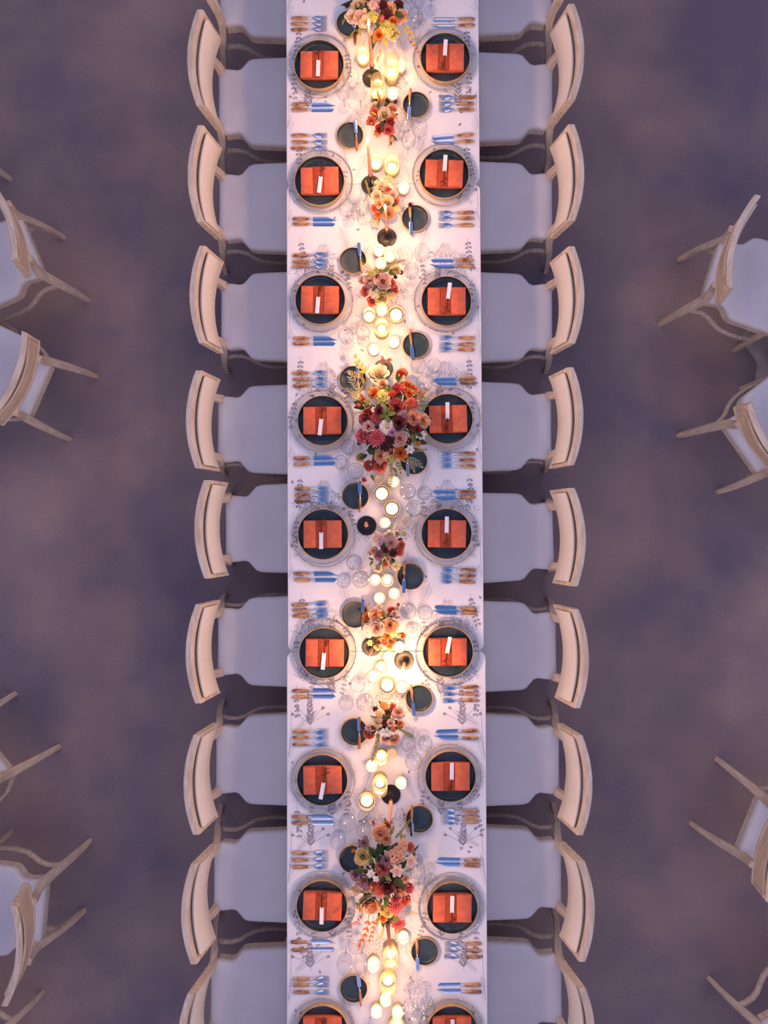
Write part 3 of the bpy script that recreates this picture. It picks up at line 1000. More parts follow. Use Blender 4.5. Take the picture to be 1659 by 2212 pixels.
GLASSES = {  # feet of the stemware
    'left': [[(525, 832), (648, 850), (575, 735)], [(548, 822), (668, 808), (600, 705)], [(545, 873), (668, 850), (555, 735)], [(573, 798), (505, 917), (620, 962)],
             [(600, 757), (527, 897), (655, 892)], [(630, 770), (545, 912), (684, 915)], [(518, 980), (660, 982), (582, 890)],
             [(535, 330 + 721.4), (657, 332 + 721.4), (610, 192 + 721.4)], None],
    'right': [[(1090, 200), (1152, 120), (1060, 290)], [(1090, 217), (1012, 305), (985, 160)], [(1105, 255), (1025, 385), (988, 262)], [(1085, 195), (1200, 195), (1137, 318)],
              [(1006, 236), (1130, 246), (1058, 362)], [(1008, 222), (1135, 235), (1048, 372)], [(1012, 305), (1135, 315), (1050, 455)],
              [(1055, 418), (1160, 452), (1075, 590)], [(1035, 685), (1152, 660), (1110, 792)]]}

CIRC = []                       # everything standing on the linen: [x, y, radius, fixed]


def circ(x, y, r, fixed=False):
    CIRC.append([x, y, r, fixed])
    return len(CIRC) - 1


STANDING = []                   # (function that builds it, index into CIRC), built once positions are settled

for side in ('left', 'right'):
    for r in range(9):
        y0 = Y0[r]
        row = ROW[r]
        cc, pc, nap, turn, ca, cb_ = SET[side][r]
        c = P(*q(y0, *cc), ZT + .013)
        circ(c.x, c.y, CHARGER_R + .003, True)
        t = thing('charger_plate', f'clear glass charger with beaded rim under the {row} plate on the {side}', 'charger', (c.x, c.y, ZT + .0006), random.uniform(0, 6), 'glass chargers on the long table')
        ob('glass_disc', ME_CHARGER, t)
        bd = ob('beaded_rim', ME_BEADS, t)
        bd['label'] = 'silvery beaded rim'
        p = P(*q(y0, *pc), ZT + .040)
        d = Vector((p.x - c.x, p.y - c.y))
        if d.length > .012:
            d *= .012 / d.length
        p = Vector((c.x + d.x, c.y + d.y, 0))
        zp = ZT + .0026
        o = ob('dinner_plate', ME_PLATE, None, (p.x, p.y, zp), (0, 0, random.uniform(0, 6)))
        tag(o, f'dark blue green dinner plate with tan outer wall, {row} on the {side} side', 'plate', 'dark dinner plates')
        zn = zp + .0051
        n0 = P(*q(y0, (nap[0] + nap[1]) / 2, (nap[2] + nap[3]) / 2), zn + .026)
        d = Vector((n0.x - p.x, n0.y - p.y))
        if d.length > .0025:
            d *= .0025 / d.length
        n0 = Vector((p.x + d.x, p.y + d.y, 0))
        t = thing('napkin', f'rust orange folded napkin on the {row} dinner plate on the {side} side', 'napkin', (n0.x, n0.y, zn), radians(turn), 'rust napkins')
        ob('folded_body', ME_NAP_BODY, t)
        fl = 1 if side == 'left' else -1
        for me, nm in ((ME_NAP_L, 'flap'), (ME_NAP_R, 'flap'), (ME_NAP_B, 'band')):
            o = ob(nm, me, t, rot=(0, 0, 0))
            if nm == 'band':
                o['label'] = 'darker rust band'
        zc = zn + .0346
        A, B = P(*q(y0, *ca), zc), P(*q(y0, *cb_), zc)
        cm = (A + B) / 2
        ang = atan2((A - B).y, (A - B).x) - pi / 2
        o = ob('name_card', ME_CARD, None, (cm.x, cm.y, zc), (0, 0, ang))
        tag(o, f'narrow white name card on the {row} rust napkin on the {side} side', 'card', 'white name cards')
        tdir = (A - B).normalized()
        tp = A + tdir * .018
        o = ob('dried_twig', ME_TWIG[(r + (side == 'left')) % 3], None, (tp.x, tp.y, zn + .0290), (0, 0, ang))
        tag(o, f'dark dried twig tucked under the card of the {row} napkin on the {side}', 'twig', 'dried twigs on the napkins')
        rel = 'above' if side == 'left' else 'below'
        if FORKS[side][r]:
            for k, (hx_, tx_, hy_, ty_) in enumerate(FORKS[side][r]):
                A, B = P(*q(y0, hx_, hy_), ZT), P(*q(y0, tx_, ty_), ZT)
                dd = (B - A)
                fork(f'{("upper", "middle", "lower")[k]} of the three forks {rel} the {row} charger on the {side}', (A.x, A.y, ZT + .0008), atan2(dd.y, dd.x), 'horn handled forks')
        rel = 'below' if side == 'left' else 'above'
        if KNIVES[side][r]:
            for k, (hx_, tx_, hy_, ty_) in enumerate(KNIVES[side][r]):
                A, B = P(*q(y0, hx_, hy_), ZT), P(*q(y0, tx_, ty_), ZT)
                dd = (B - A)
                pt = (k == 0) if side == 'left' else (k == 1)
                knife(f'{("upper", "lower")[k]} of the two table knives {rel} the {row} charger on the {side}', (A.x, A.y, ZT + .0008), atan2(dd.y, dd.x), 'horn handled knives', pt, 1)
        if BREAD[side][r]:
            bc, ka, kb = BREAD[side][r]
            b = P(*q(y0, *bc), ZT + .016)
            circ(b.x, b.y, BREAD_R, True)
            o = ob('bread_plate', ME_BREAD, None, (b.x, b.y, ZT + .0006), (0, 0, random.uniform(0, 6)))
            tag(o, f'small dark bread plate by the forks of the {row} setting on the {side}', 'plate', 'small dark bread plates')
            butter_knife(f'butter knife across the small plate of the {row} setting on the {side}', q(y0, *ka), q(y0, *kb), ZT + .0250, 'butter knives')

# ------------------------------------------------------------------ stemware
def wine_mesh(name, R, Hh, rim, stem):
    bow = MB()
    zb = stem
    hb = Hh - zb
    prof = []
    for i in range(15):
        t = i / 14
        rr = R * sin(pi * min(1, .06 + t * .60)) ** .75 if t < .72 else R + (rim - R) * ((t - .72) / .28) ** 1.3
        prof.append((max(.004, rr if t > 0 else .004), zb + hb * (t ** 1.35 if t < 1 else 1)))
    bow.lathe(prof, 40)
    inner = [(max(.003, r_ - .0016), z_ + .002) for r_, z_ in prof[:-1]] + [(rim - .0009, Hh - .0005)]
    bow.lathe(inner, 40)
    bow.lathe([(.0005, zb + .0005), (.003, zb + .002)], 40)
    bow.lathe([(rim - .0007, Hh), (rim + .0004, Hh + .0006), (rim, Hh)], 40)
    st = MB()
    st.lathe([(.0042, 0.006), (.0036, .02), (.0034, stem * .6), (.0042, stem)], 14)
    ft = MB()
    ft.lathe([(.0042, .006), (.010, .0042), (.022, .0026), (.0325, .0016), (.0340, .0012), (.0338, .0002), (.030, .0002)], 40)
    return [bow.mesh('glass_bowl', M['glass']), st.mesh('glass_stem', M['stem_glass']), ft.mesh('glass_foot', M['glass'])]


WINE = [wine_mesh('wine', .041, .205, .032, .088), wine_mesh('wine', .0385, .195, .030, .085), wine_mesh('wine', .0445, .175, .036, .065)]
GLASS_IX = []
POSW = ['upper', 'middle', 'lower']
for side in ('left', 'right'):
    for r in range(9):
        g = GLASSES[side][r]
        if not g:
            continue
        order = sorted(range(3), key=lambda i: g[i][1])
        for i, gp in enumerate(g):
            p = P(*q(Y0[r], *gp), ZT)
            kind = 2 if i == 2 else i
            rr = (.041, .0385, .0445)[kind]
            ix = circ(p.x, p.y, rr)
            GLASS_IX.append(ix)
            lab = f'{POSW[order.index(i)]} of three clear stemmed glasses by the knives of the {ROW[r]} setting on the {side}'

            def mk(x, y, kind=kind, lab=lab):
                t = thing('wine_glass', lab, 'glass', (x, y, ZT + .0006), random.uniform(0, 6), 'clear stemmed glasses')
                for nm, me in zip(('bowl', 'stem', 'foot'), WINE[kind]):
                    ob(nm, me, t)
            STANDING.append((mk, ix))

# ------------------------------------------------------------------ candles
def flame_mesh(s):
    mb = MB()
    prof = [(.0006, -.001), (.0034, .003), (.0048, .008), (.0044, .014), (.0028, .021), (.0012, .028), (.0003, .033)]
    mb.lathe([(r * s, z * s) for r, z in prof], 12)
    return mb.mesh('flame', M['flame'])


ME_FLAME_B, ME_FLAME_S = flame_mesh(1.5), flame_mesh(.9)
mb = MB()
mb.tube([(0, 0, -.002), (.0006, 0, .004), (.0002, .0008, .009)], [.0008, .0008, .0006], 6)
ME_WICK = mb.mesh('wick', M['wick'])


def lamp(parent, z, power, radius=.011):
    L = bpy.data.lights.new('candle_glow', 'POINT')
    L.energy = power
    L.color = CANDLE_COLOR
    L.shadow_soft_size = radius
    o = bpy.data.objects.new('candle_glow', L)
    sc.collection.objects.link(o)
    o.parent = parent
    o.location = (0, 0, z)


def wax_candle(where, x, y, z0, r, h, lit, power, kind='candle', group='cream candles in glass', lobes=0):
    label = f'{"lit" if lit else "unlit"} cream wax candle {where}'
    t = thing('wax_candle', label, 'candle', (x, y, z0), 0, group)
    mb = MB()
    mb.lathe([(.0005, 0), (r, 0), (r, h - .002), (r - .002, h), (r - .005, h - .0012), (.0005, h - .0025)], 28 if not lobes else lobes * 6, wob=(lambda a, rr, z: 1 + .04 * cos(lobes * a)) if lobes else None)
    ob('wax_body', mb.mesh('wax_body', M['wax'], angle=50), t)
    ob('wick', ME_WICK, t, (0, 0, h - .001))
    if lit:
        ob('flame', ME_FLAME_S, t, (0, 0, h + .007))
        lamp(t, h + .020, power)


GL_CACHE = {}


def vessel_mesh(r, h, ribs, mat):
    key = (r, h, ribs, mat)
    if key in GL_CACHE:
        return GL_CACHE[key]
    mb = MB()
    n = 32 if not ribs else 22 * 4
    wob = (lambda a, rr, z: 1 + .045 * cos(22 * a) * (1 if .004 < z < h * .8 else 0)) if ribs else None
    mb.lathe([(.0005, 0), (r * .86, 0), (r * .94, .003), (r, .012), (r, h * .5), (r * 1.01, h - .002), (r * 1.01 - .0012, h), (r - .0022, h - .002), (r - .0024, .012), (r * .86, .006), (.0005, .006)], n, wob=wob)
    GL_CACHE[key] = mb.mesh('candle_vessel', M[mat], angle=60)
    return GL_CACHE[key]


# kind, pixel of the middle of the vessel, where it stands
CANDLES = [
    ('tumbler', (784.4, 123), 'left of the first tall taper, below the top bouquet'),
    ('hurricane', (846.5, 152), 'in the tallest hurricane right of the first taper'),
    ('tumbler_s', (866.5, 146), 'in the slim glass touching the tallest hurricane'),
    ('hurricane', (816.0, 195), 'in the hurricane overlapping the first taper base'),
    ('votive', (848.5, 206), 'just above the small bouquet with the cream rose'),
    ('tumbler', (812, 351), 'right of the second taper near its cup'),
    ('hurricane_s', (846.7, 359), 'in the hurricane right of the second taper'),
    ('votive', (871.7, 408.6), 'right of the small bouquet with the red star flower'),
    ('votive', (818.5, 543), 'upper left of the three below the black holder with lit taper'),
    ('tumbler', (842, 551.5), 'in the taller glass above the blush rose bouquet'),
    ('votive', (823, 571), 'touching the top of the blush rose bouquet'),
    ('tumbler', (797.4, 681.6), 'leftmost of the cluster below the blush rose bouquet'),
    ('votive', (825, 672), 'topmost of the cluster below the blush rose bouquet'),
    ('hurricane', (824.6, 710), 'in the tall hurricane within the cluster below the blush roses'),
    ('ribbed', (855.6, 681), 'in the ribbed bowl right of the cluster below the blush roses'),
    ('votive', (850.9, 741), 'left of the third right bread plate'),
    ('votive', (808, 757), 'just above the largest bouquet'),
    ('unlit', (818, 1036), 'at the foot of the largest bouquet'),
    ('votive', (851, 1041), 'under the trailing sprig of the largest bouquet'),
    ('ribbed', (824.6, 1066.5), 'in the upper left ribbed bowl near the unlit taper'),
    ('ribbed', (846.7, 1099), 'in the lower right ribbed bowl near the unlit taper'),
    ('votive', (831.5, 1129.5), 'right of the short unlit taper'),
    ('unlit', (879.5, 1125.3), 'by the left rim of the fifth right charger'),
    ('votive', (809.5, 1251.7), 'left of the pair below the mauve rose bouquet'),
    ('votive_l', (836.5, 1252.8), 'right of the pair below the mauve rose bouquet'),
    ('votive', (851.5, 1281.4), 'right of the pair above the pink rose bouquet'),
    ('votive', (819.9, 1291), 'left of the pair above the pink rose bouquet'),
    ('votive', (839, 1417), 'between the two black holders at the lower cloth seam'),
    ('tumbler', (823.7, 1441.3), 'below the lower cloth seam, in the taller frosted glass'),
    ('votive', (806.4, 1459), 'leftmost of the group below the lower cloth seam'),
    ('ribbed', (836.5, 1479.5), 'in the ribbed bowl below the lower cloth seam'),
    ('votive', (868, 1482.5), 'rightmost of the group below the lower cloth seam'),
    ('votive', (862.8, 1397), 'above the leaning taper right of the pink rose bouquet'),
    ('tumbler', (823.5, 1634.5), 'below the bouquet with the white cosmos'),
    ('unlit', (847.2, 1624), 'under the peach rose of the white cosmos bouquet'),
    ('votive', (803, 1652), 'under the hanging sprig of the white cosmos bouquet'),
    ('hurricane', (821, 1693), 'in the hurricane beside the black holder at the seventh setting'),
    ('ribbed', (791, 1729), 'in the ribbed bowl below the seventh setting hurricane'),
    ('votive', (866.2, 1688.5), 'above the black holder at the seventh setting'),
    ('votive', (871.1, 2021), 'right of the last taper under the lower bouquet'),
    ('votive_l', (807, 2079), 'left of the last taper, below the red leaves'),
    ('hurricane', (843.5, 2064), 'in the hurricane at the last taper flame'),
    ('wide', (838, 2120), 'in the wide glass below the last taper'),
    ('votive', (832.9, 2155), 'just below the wide glass near the bottom edge'),
    ('votive', (813.5, 2180), 'lower left of the wide glass near the bottom edge'),
    ('votive', (858.4, 2182), 'lower right of the wide glass near the bottom edge'),
    ('ribbed', (857, 2214), 'cut by the bottom edge of the photo')]
SPEC = {  # radius, height, ribs, glass, wax radius, wax height, word
    'votive': (.0285, .058, False, 'frost', .0245, .030, 'frosted votive cup'),
    'votive_l': (.031, .070, False, 'frost', .0255, .034, 'frosted votive cup'),
    'unlit': (.0262, .048, False, 'frost', .0228, .0385, 'frosted votive cup'),
    'tumbler': (.0315, .105, False, 'vessel', .026, .034, 'tall clear tumbler'),
    'tumbler_s': (.0215, .09, False, 'vessel', .017, .034, 'slim clear tumbler'),
    'hurricane': (.0375, .190, False, 'vessel', .0240, .075, 'tall glass hurricane'),
    'hurricane_s': (.0385, .140, False, 'vessel', .0240, .055, 'short glass hurricane'),
    'ribbed': (.0430, .062, True, 'vessel', .0330, .030, 'ribbed glass bowl'),
    'wide': (.0440, .110, False, 'vessel', .0270, .040, 'wide clear glass')}
for kind, px, where in CANDLES:
    r, h, ribs, mat, wr, wh, word = SPEC[kind]
    p = P(*px, ZT + h * .5)
    ix = circ(p.x, p.y, r)

    def mk(x, y, kind=kind, where=where):
        r, h, ribs, mat, wr, wh, word = SPEC[kind]
        o = ob('candle_glass', vessel_mesh(r, h, ribs, mat), None, (x, y, ZT + .0006))
        tag(o, f'{word}, {where[7:] if where.startswith("in the ") else where}', 'candle holder', 'glass candle holders')
        wax_candle(where, x, y, ZT + .0072, wr, wh, kind != 'unlit', lobes=18 if kind == 'ribbed' else 0, power=TALL_W if kind in ('hurricane', 'hurricane_s', 'wide', 'tumbler') else VOTIVE_W)
    STANDING.append((mk, ix))

# tapers in black iron holders: base centre pixel, cup pixel, taper tip pixel, lit, label place
TAPERS = [
    (q(0, 735, 605), q(0, 729, 486), q(0, 708, 212), True, 'below the top bouquet'),
    (q(250, 725, 535), q(250, 713, 405), q(250, 700, 212), True, 'left of the short hurricane'),
    (q(250, 850, 945), q(250, 848, 897), q(250, 838, 728), True, 'above the three candles by the third setting'),
    (q(750, 823, 168), q(750, 814, 140), q(750, 809, 55), True, 'at the upper end of the largest bouquet'),
    (q(1000, 692, 488), q(1000, 690, 484), q(1000, 686, 462), False, 'left of the candles at the fifth setting'),
    (q(1250, 730, 530), q(1250, 733, 556), q(1250, 704, 612), True, 'under the pink rose bouquet'),
    (q(1250, 983, 635), q(1250, 984, 655), q(1250, 974, 697), True, 'right of the lower cloth seam roses'),
    (q(1500, 880, 782), q(1500, 878, 850), q(1500, 868, 1003), False, 'just above the lower bouquet'),
    (q(1950, 857, 95), q(1950, 862, 182), q(1950, 882, 385), True, 'at the lower end of the lower bouquet')]
HB = .100                       # holder height to the cup floor
for (b, cpx, tip, lit, where) in TAPERS:
    B = P(*b, ZT + .008)
    ix = circ(B.x, B.y, .051)

    def mk(x, y, cpx=cpx, tip=tip, lit=lit, where=where):
        h = thing('candlestick', f'black iron candlestick with round base, {where}', 'candlestick', (x, y, ZT + .0006), 0, 'black iron candlesticks')
        mb = MB()
        mb.lathe([(.0005, 0), (.050, 0), (.0515, .003), (.0505, .0065), (.047, .0055), (.030, .0035), (.012, .0060), (.006, .010), (.0005, .011)], 48)
        ob('base', mb.mesh('candlestick_base', M['iron'], angle=60), h)
        mb = MB()
        mb.tube([(0, 0, .008), (0, 0, .05), (0, 0, HB - .012)], [.0042, .0036, .0040], 12)
        ob('stem', mb.mesh('candlestick_stem', M['iron']), h)
        mb = MB()
        mb.lathe([(.0005, HB - .014), (.006, HB - .012), (.0115, HB - .002), (.0128, HB + .014), (.0122, HB + .0145), (.0108, HB + .002), (.0005, HB + .0005)], 20)
        ob('cup', mb.mesh('candlestick_cup', M['iron'], angle=60), h)
        # taper length from the tip pixel
        base = Vector((x, y, ZT + HB + .002))
        best, bl = None, 1e9
        for k in range(8, 34):
            L = k * .01
            pt = P(*tip, base.z + L)
            d = hypot(pt.x - base.x, pt.y - base.y)
            if d < bl:
                best, bl = (L, pt), d
        L, pt = best
        lean = Vector((pt.x - base.x, pt.y - base.y, 0))
        if lean.length > .055:
            lean *= .055 / lean.length
        c = thing('taper_candle', f'{"lit" if lit else "unlit"} blush taper candle in the black holder {where}', 'candle', base, 0, 'blush taper candles')
        mb = MB()
        n = 8
        mb.tube([lean * (i / n) ** 1.3 + Vector((0, 0, L * i / n)) for i in range(n + 1)], [.0103 - .0045 * i / n for i in range(n)] + [.0030], 16)
        ob('wax_body', mb.mesh('taper_body', M['taper'], angle=60), c)
        ob('wick', ME_WICK, c, (lean.x, lean.y, L))
        if lit:
            ob('flame', ME_FLAME_B, c, (lean.x, lean.y, L + .009))
            lp = bpy.data.lights.new('candle_glow', 'POINT')
            lp.energy = TAPER_W
            lp.color = CANDLE_COLOR
            lp.shadow_soft_size = .014
            lo = bpy.data.objects.new('candle_glow', lp)
            sc.collection.objects.link(lo)
            lo.parent = c
            lo.location = (lean.x, lean.y, L + .028)
    STANDING.append((mk, ix))

# ================================================================== FLOWERS (unit radius meshes, scaled per bloom)
def petal_arc(mb, a, span, r0, r1, z0, z1, flare, m=0, nu=6, nt=4, wav=0.0, ph=0.0):
    rows = []
    for j in range(nt + 1):
        t = j / nt
        row = []
        for i in range(nu + 1):
            u = -1 + 2 * i / nu
            te = t * (1 - .30 * abs(u) ** 3)
            ang = a + u * span * .5 * (.65 + .35 * t ** .5)
            r = r0 + (r1 - r0) * te + flare * max(0, te - .55) ** 1.5
            z = z0 + (z1 - z0) * te - flare * .35 * max(0, te - .7) + wav * sin(3 * u + ph) * t
            row.append((r * cos(ang), r * sin(ang), z))
        rows.append(row)
    mb.grid(rows, m)


def rose_mesh(seed, open_=1.0):
    rnd = random.Random(seed)
    mb = MB()
    N = 22
    for i in range(N):
        f = (i + .5) / N
        a = i * 2.4 + rnd.uniform(-.2, .2)
        rt = .07 + .80 * f ** .85
        h = .62 - .62 * f ** 1.6 + rnd.uniform(-.03, .03)
        petal_arc(mb, a, (2.9 - 1.5 * f), rt * .45, rt, -.35 - .1 * f, h, .55 * f * open_, wav=.05 * f, ph=rnd.uniform(0, 6))
    mb.ball((0, 0, .1), .10, 8, 5)
    return mb


def peony_mesh(seed):
    rnd = random.Random(seed)
    mb = MB()
    for i in range(30):
        f = (i + .5) / 30
        a = i * 2.4 + rnd.uniform(-.3, .3)
        rt = .10 + .88 * f ** .8 + rnd.uniform(-.05, .05)
        petal_arc(mb, a, 1.5 - .5 * f, rt * .35, rt, -.3, .52 - .55 * f ** 1.5 + rnd.uniform(-.07, .07), .35 * f, wav=.11, ph=rnd.uniform(0, 6))
    return mb


def ranunculus_mesh(seed):
    rnd = random.Random(seed)
    mb = MB()
    N = 30
    for i in range(N):
        f = (i + .5) / N
        rt = .05 + .93 * f
        petal_arc(mb, i * 2.4 + rnd.uniform(-.1, .1), 2.6 - 1.2 * f, rt * .7, rt, -.2 - .2 * f, .42 * sqrt(max(0, 1 - f * f * .95)) - .05, .06, wav=.02, ph=rnd.uniform(0, 6))
    return mb


def flat_petal(mb, a, L, w, r0, rise, droop, cup=.15, nu=4, nt=5, tipk=.75, z0=0.0, notch=0.0, m=0):
    rows = []
    ca, sa = cos(a), sin(a)
    for j in range(nt + 1):
        t = j / nt
        wd = w * .5 * (sin(pi * min(1, .12 + t * .80) ** tipk) if t < 1 else .28)
        row = []
        for i in range(nu + 1):
            u = -1 + 2 * i / nu
            r = r0 + L * (t - (notch * (1 - abs(u)) if j == nt else 0))
            y = u * wd
            z = z0 + rise * sin(t * pi * .5) - droop * t * t + cup * u * u * wd * 2
            row.append((r * ca - y * sa, r * sa + y * ca, z))
        rows.append(row)
    mb.grid(rows, m)


def dahlia_mesh(seed):
    rnd = random.Random(seed)
    mb = MB()
    for ring, (n, L, w, rise, z0) in enumerate(((17, .86, .30, .12, -.12), (16, .74, .27, .26, -.05), (14, .58, .24, .34, .02), (11, .40, .2, .38, .08), (8, .25, .14, .34, .12))):
        for k in range(n):
            flat_petal(mb, 2 * pi * (k + ring * .5) / n + rnd.uniform(-.08, .08), L * rnd.uniform(.93, 1.05), w, .08, rise * .6, .12 if ring < 2 else 0, .5, 2, 4, .9, z0)
    mb.ball((0, 0, .22), .12, 8, 5)
    return mb


def daisy_mesh(seed, n=19):
    rnd = random.Random(seed)
    mb = MB()
    for ring in range(2):
        for k in range(n):
            flat_petal(mb, 2 * pi * (k + ring * .5) / n + rnd.uniform(-.04, .04), .82 * (1 - .12 * ring), .26, .16, .10 + .08 * ring, .12, .25, 2, 4, .7, -.05 + .05 * ring)
    return mb


def cosmos_mesh(seed, n=6):
    rnd = random.Random(seed)
    mb = MB()
    for k in range(n):
        flat_petal(mb, 2 * pi * k / n + rnd.uniform(-.1, .1), .90, .80, .06, .22 + rnd.uniform(-.05, .05), .10, .12, 4, 5, .62, (k % 2) * .04, .05)
    return mb


def star_mesh(seed):
    rnd = random.Random(seed)
    mb = MB()
    for k in range(8):
        flat_petal(mb, 2 * pi * k / 8 + rnd.uniform(-.15, .15), .9, .40, .05, .15, .2, .3, 2, 4, .8, (k % 2) * .05)
    return mb


def cluster_mesh(seed):
    """stock or hydrangea head: a dome of little five-petalled florets"""
    rnd = random.Random(seed)
    mb = MB()
    for i in range(13):
        f = sqrt((i + .3) / 13)
        a = i * 2.4
        cx_, cy_, cz = .72 * f * cos(a), .72 * f * sin(a), .34 * (1 - f * f) + rnd.uniform(-.05, .05)
        nn = Vector((cx_ * .8, cy_ * .8, .7)).normalized()
        rot = nn.to_track_quat('Z', 'Y').to_matrix()
        sub = MB()
        for k in range(5):
            flat_petal(sub, 2 * pi * k / 5 + i, .30, .30, .02, .10, .02, .2, 2, 3, .62)
        mb.add([rot @ Vector(v) + Vector((cx_, cy_, cz)) for v in sub.v], sub.f)
    return mb


def bud_mesh(seed):
    rnd = random.Random(seed)
    mb = MB()
    for k in range(7):
        petal_arc(mb, k * 2.4, 2.6, .35, .55 + .04 * k, -.7, .55 - .08 * k, -.35, nu=5, nt=4)
    mb.ball((0, 0, -.1), .62, 8, 6)
    return mb


dummy = PM['peach']
FL = {}
for k, fn in (('rose', rose_mesh), ('peony', peony_mesh), ('ranunculus', ranunculus_mesh), ('dahlia', dahlia_mesh), ('daisy', daisy_mesh), ('cosmos', cosmos_mesh), ('star', star_mesh), ('cluster', cluster_mesh), ('bud', bud_mesh)):
    FL[k] = [fn(s).mesh(k + '_bloom', dummy) for s in (1, 2, 3)]
mb = MB()
mb.ball((0, 0, 0), 1, 10, 6, 0, .6)
ME_CENTRE = {'gold': mb.mesh('flower_centre', M['gold_centre']), 'dark': mb.mesh('flower_centre', M['dark_centre'])}
FL_NAME = {'rose': 'rose', 'peony': 'peony', 'ranunculus': 'ranunculus', 'dahlia': 'dahlia', 'daisy': 'daisy', 'cosmos': 'cosmos', 'star': 'cosmos', 'cluster': 'stock_flower', 'bud': 'flower_bud'}


def leaf_mesh(w, seed):
    rnd = random.Random(seed)
    mb = MB()
    rows = []
    for j in range(8):
        t = j / 7
        wd = w * .5 * sin(pi * (.04 + .94 * t) ** .8) ** .9 + .004
        z = .10 * sin(t * pi) - .10 * t * t
        rows.append([(t, -wd, z + .10 * wd), (t, -wd * .5, z + .03 * wd), (t, 0, z - .015), (t, wd * .5, z + .03 * wd), (t, wd, z + .10 * wd)])
    mb.grid(rows)
    return mb.mesh('leaf', M['green'])


LEAF = [leaf_mesh(.48, 1), leaf_mesh(.34, 2), leaf_mesh(.22, 3)]


def sprig_mesh(n, lw, ll, seed, bend=.25):
    """unit-length stem along +x with paired leaves"""
    rnd = random.Random(seed)
    mb = MB()
    pts = []
    for i in range(n + 2):
        t = i / (n + 1)
        pts.append((t, bend * .3 * sin(t * 2.2), .05 * sin(t * 3)))
    mb.tube(pts, [.012 * (1 - .6 * i / (n + 1)) for i in range(n + 2)], 5, 1)
    for i in range(1, n + 2):
        px_, py_, pz = pts[i]
        for s in (-1, 1):
            a = s * rnd.uniform(.55, .95) if i < n + 1 else s * .22
            L = ll * rnd.uniform(.8, 1.1) * (1 - .25 * i / n)
            rows = []
            for j in range(5):
                t = j / 4
                wd = lw * .5 * sin(pi * (.06 + .9 * t) ** .85)
                rows.append([(px_ + t * L * cos(a) - u * wd * sin(a), py_ + t * L * sin(a) + u * wd * cos(a), pz + .05 * t + .15 * wd * u * u) for u in (-1, 0, 1)])
            mb.grid(rows, 0)
    return mb.mesh('sprig', [M['green'], M['stem']])


SPRIG = {'broad': sprig_mesh(3, .13, .30, 1), 'sparse': sprig_mesh(4, .075, .19, 7, .5), 'narrow': sprig_mesh(6, .055, .36, 2), 'small': sprig_mesh(9, .07, .14, 3), 'spike': sprig_mesh(11, .06, .10, 4, .1)}

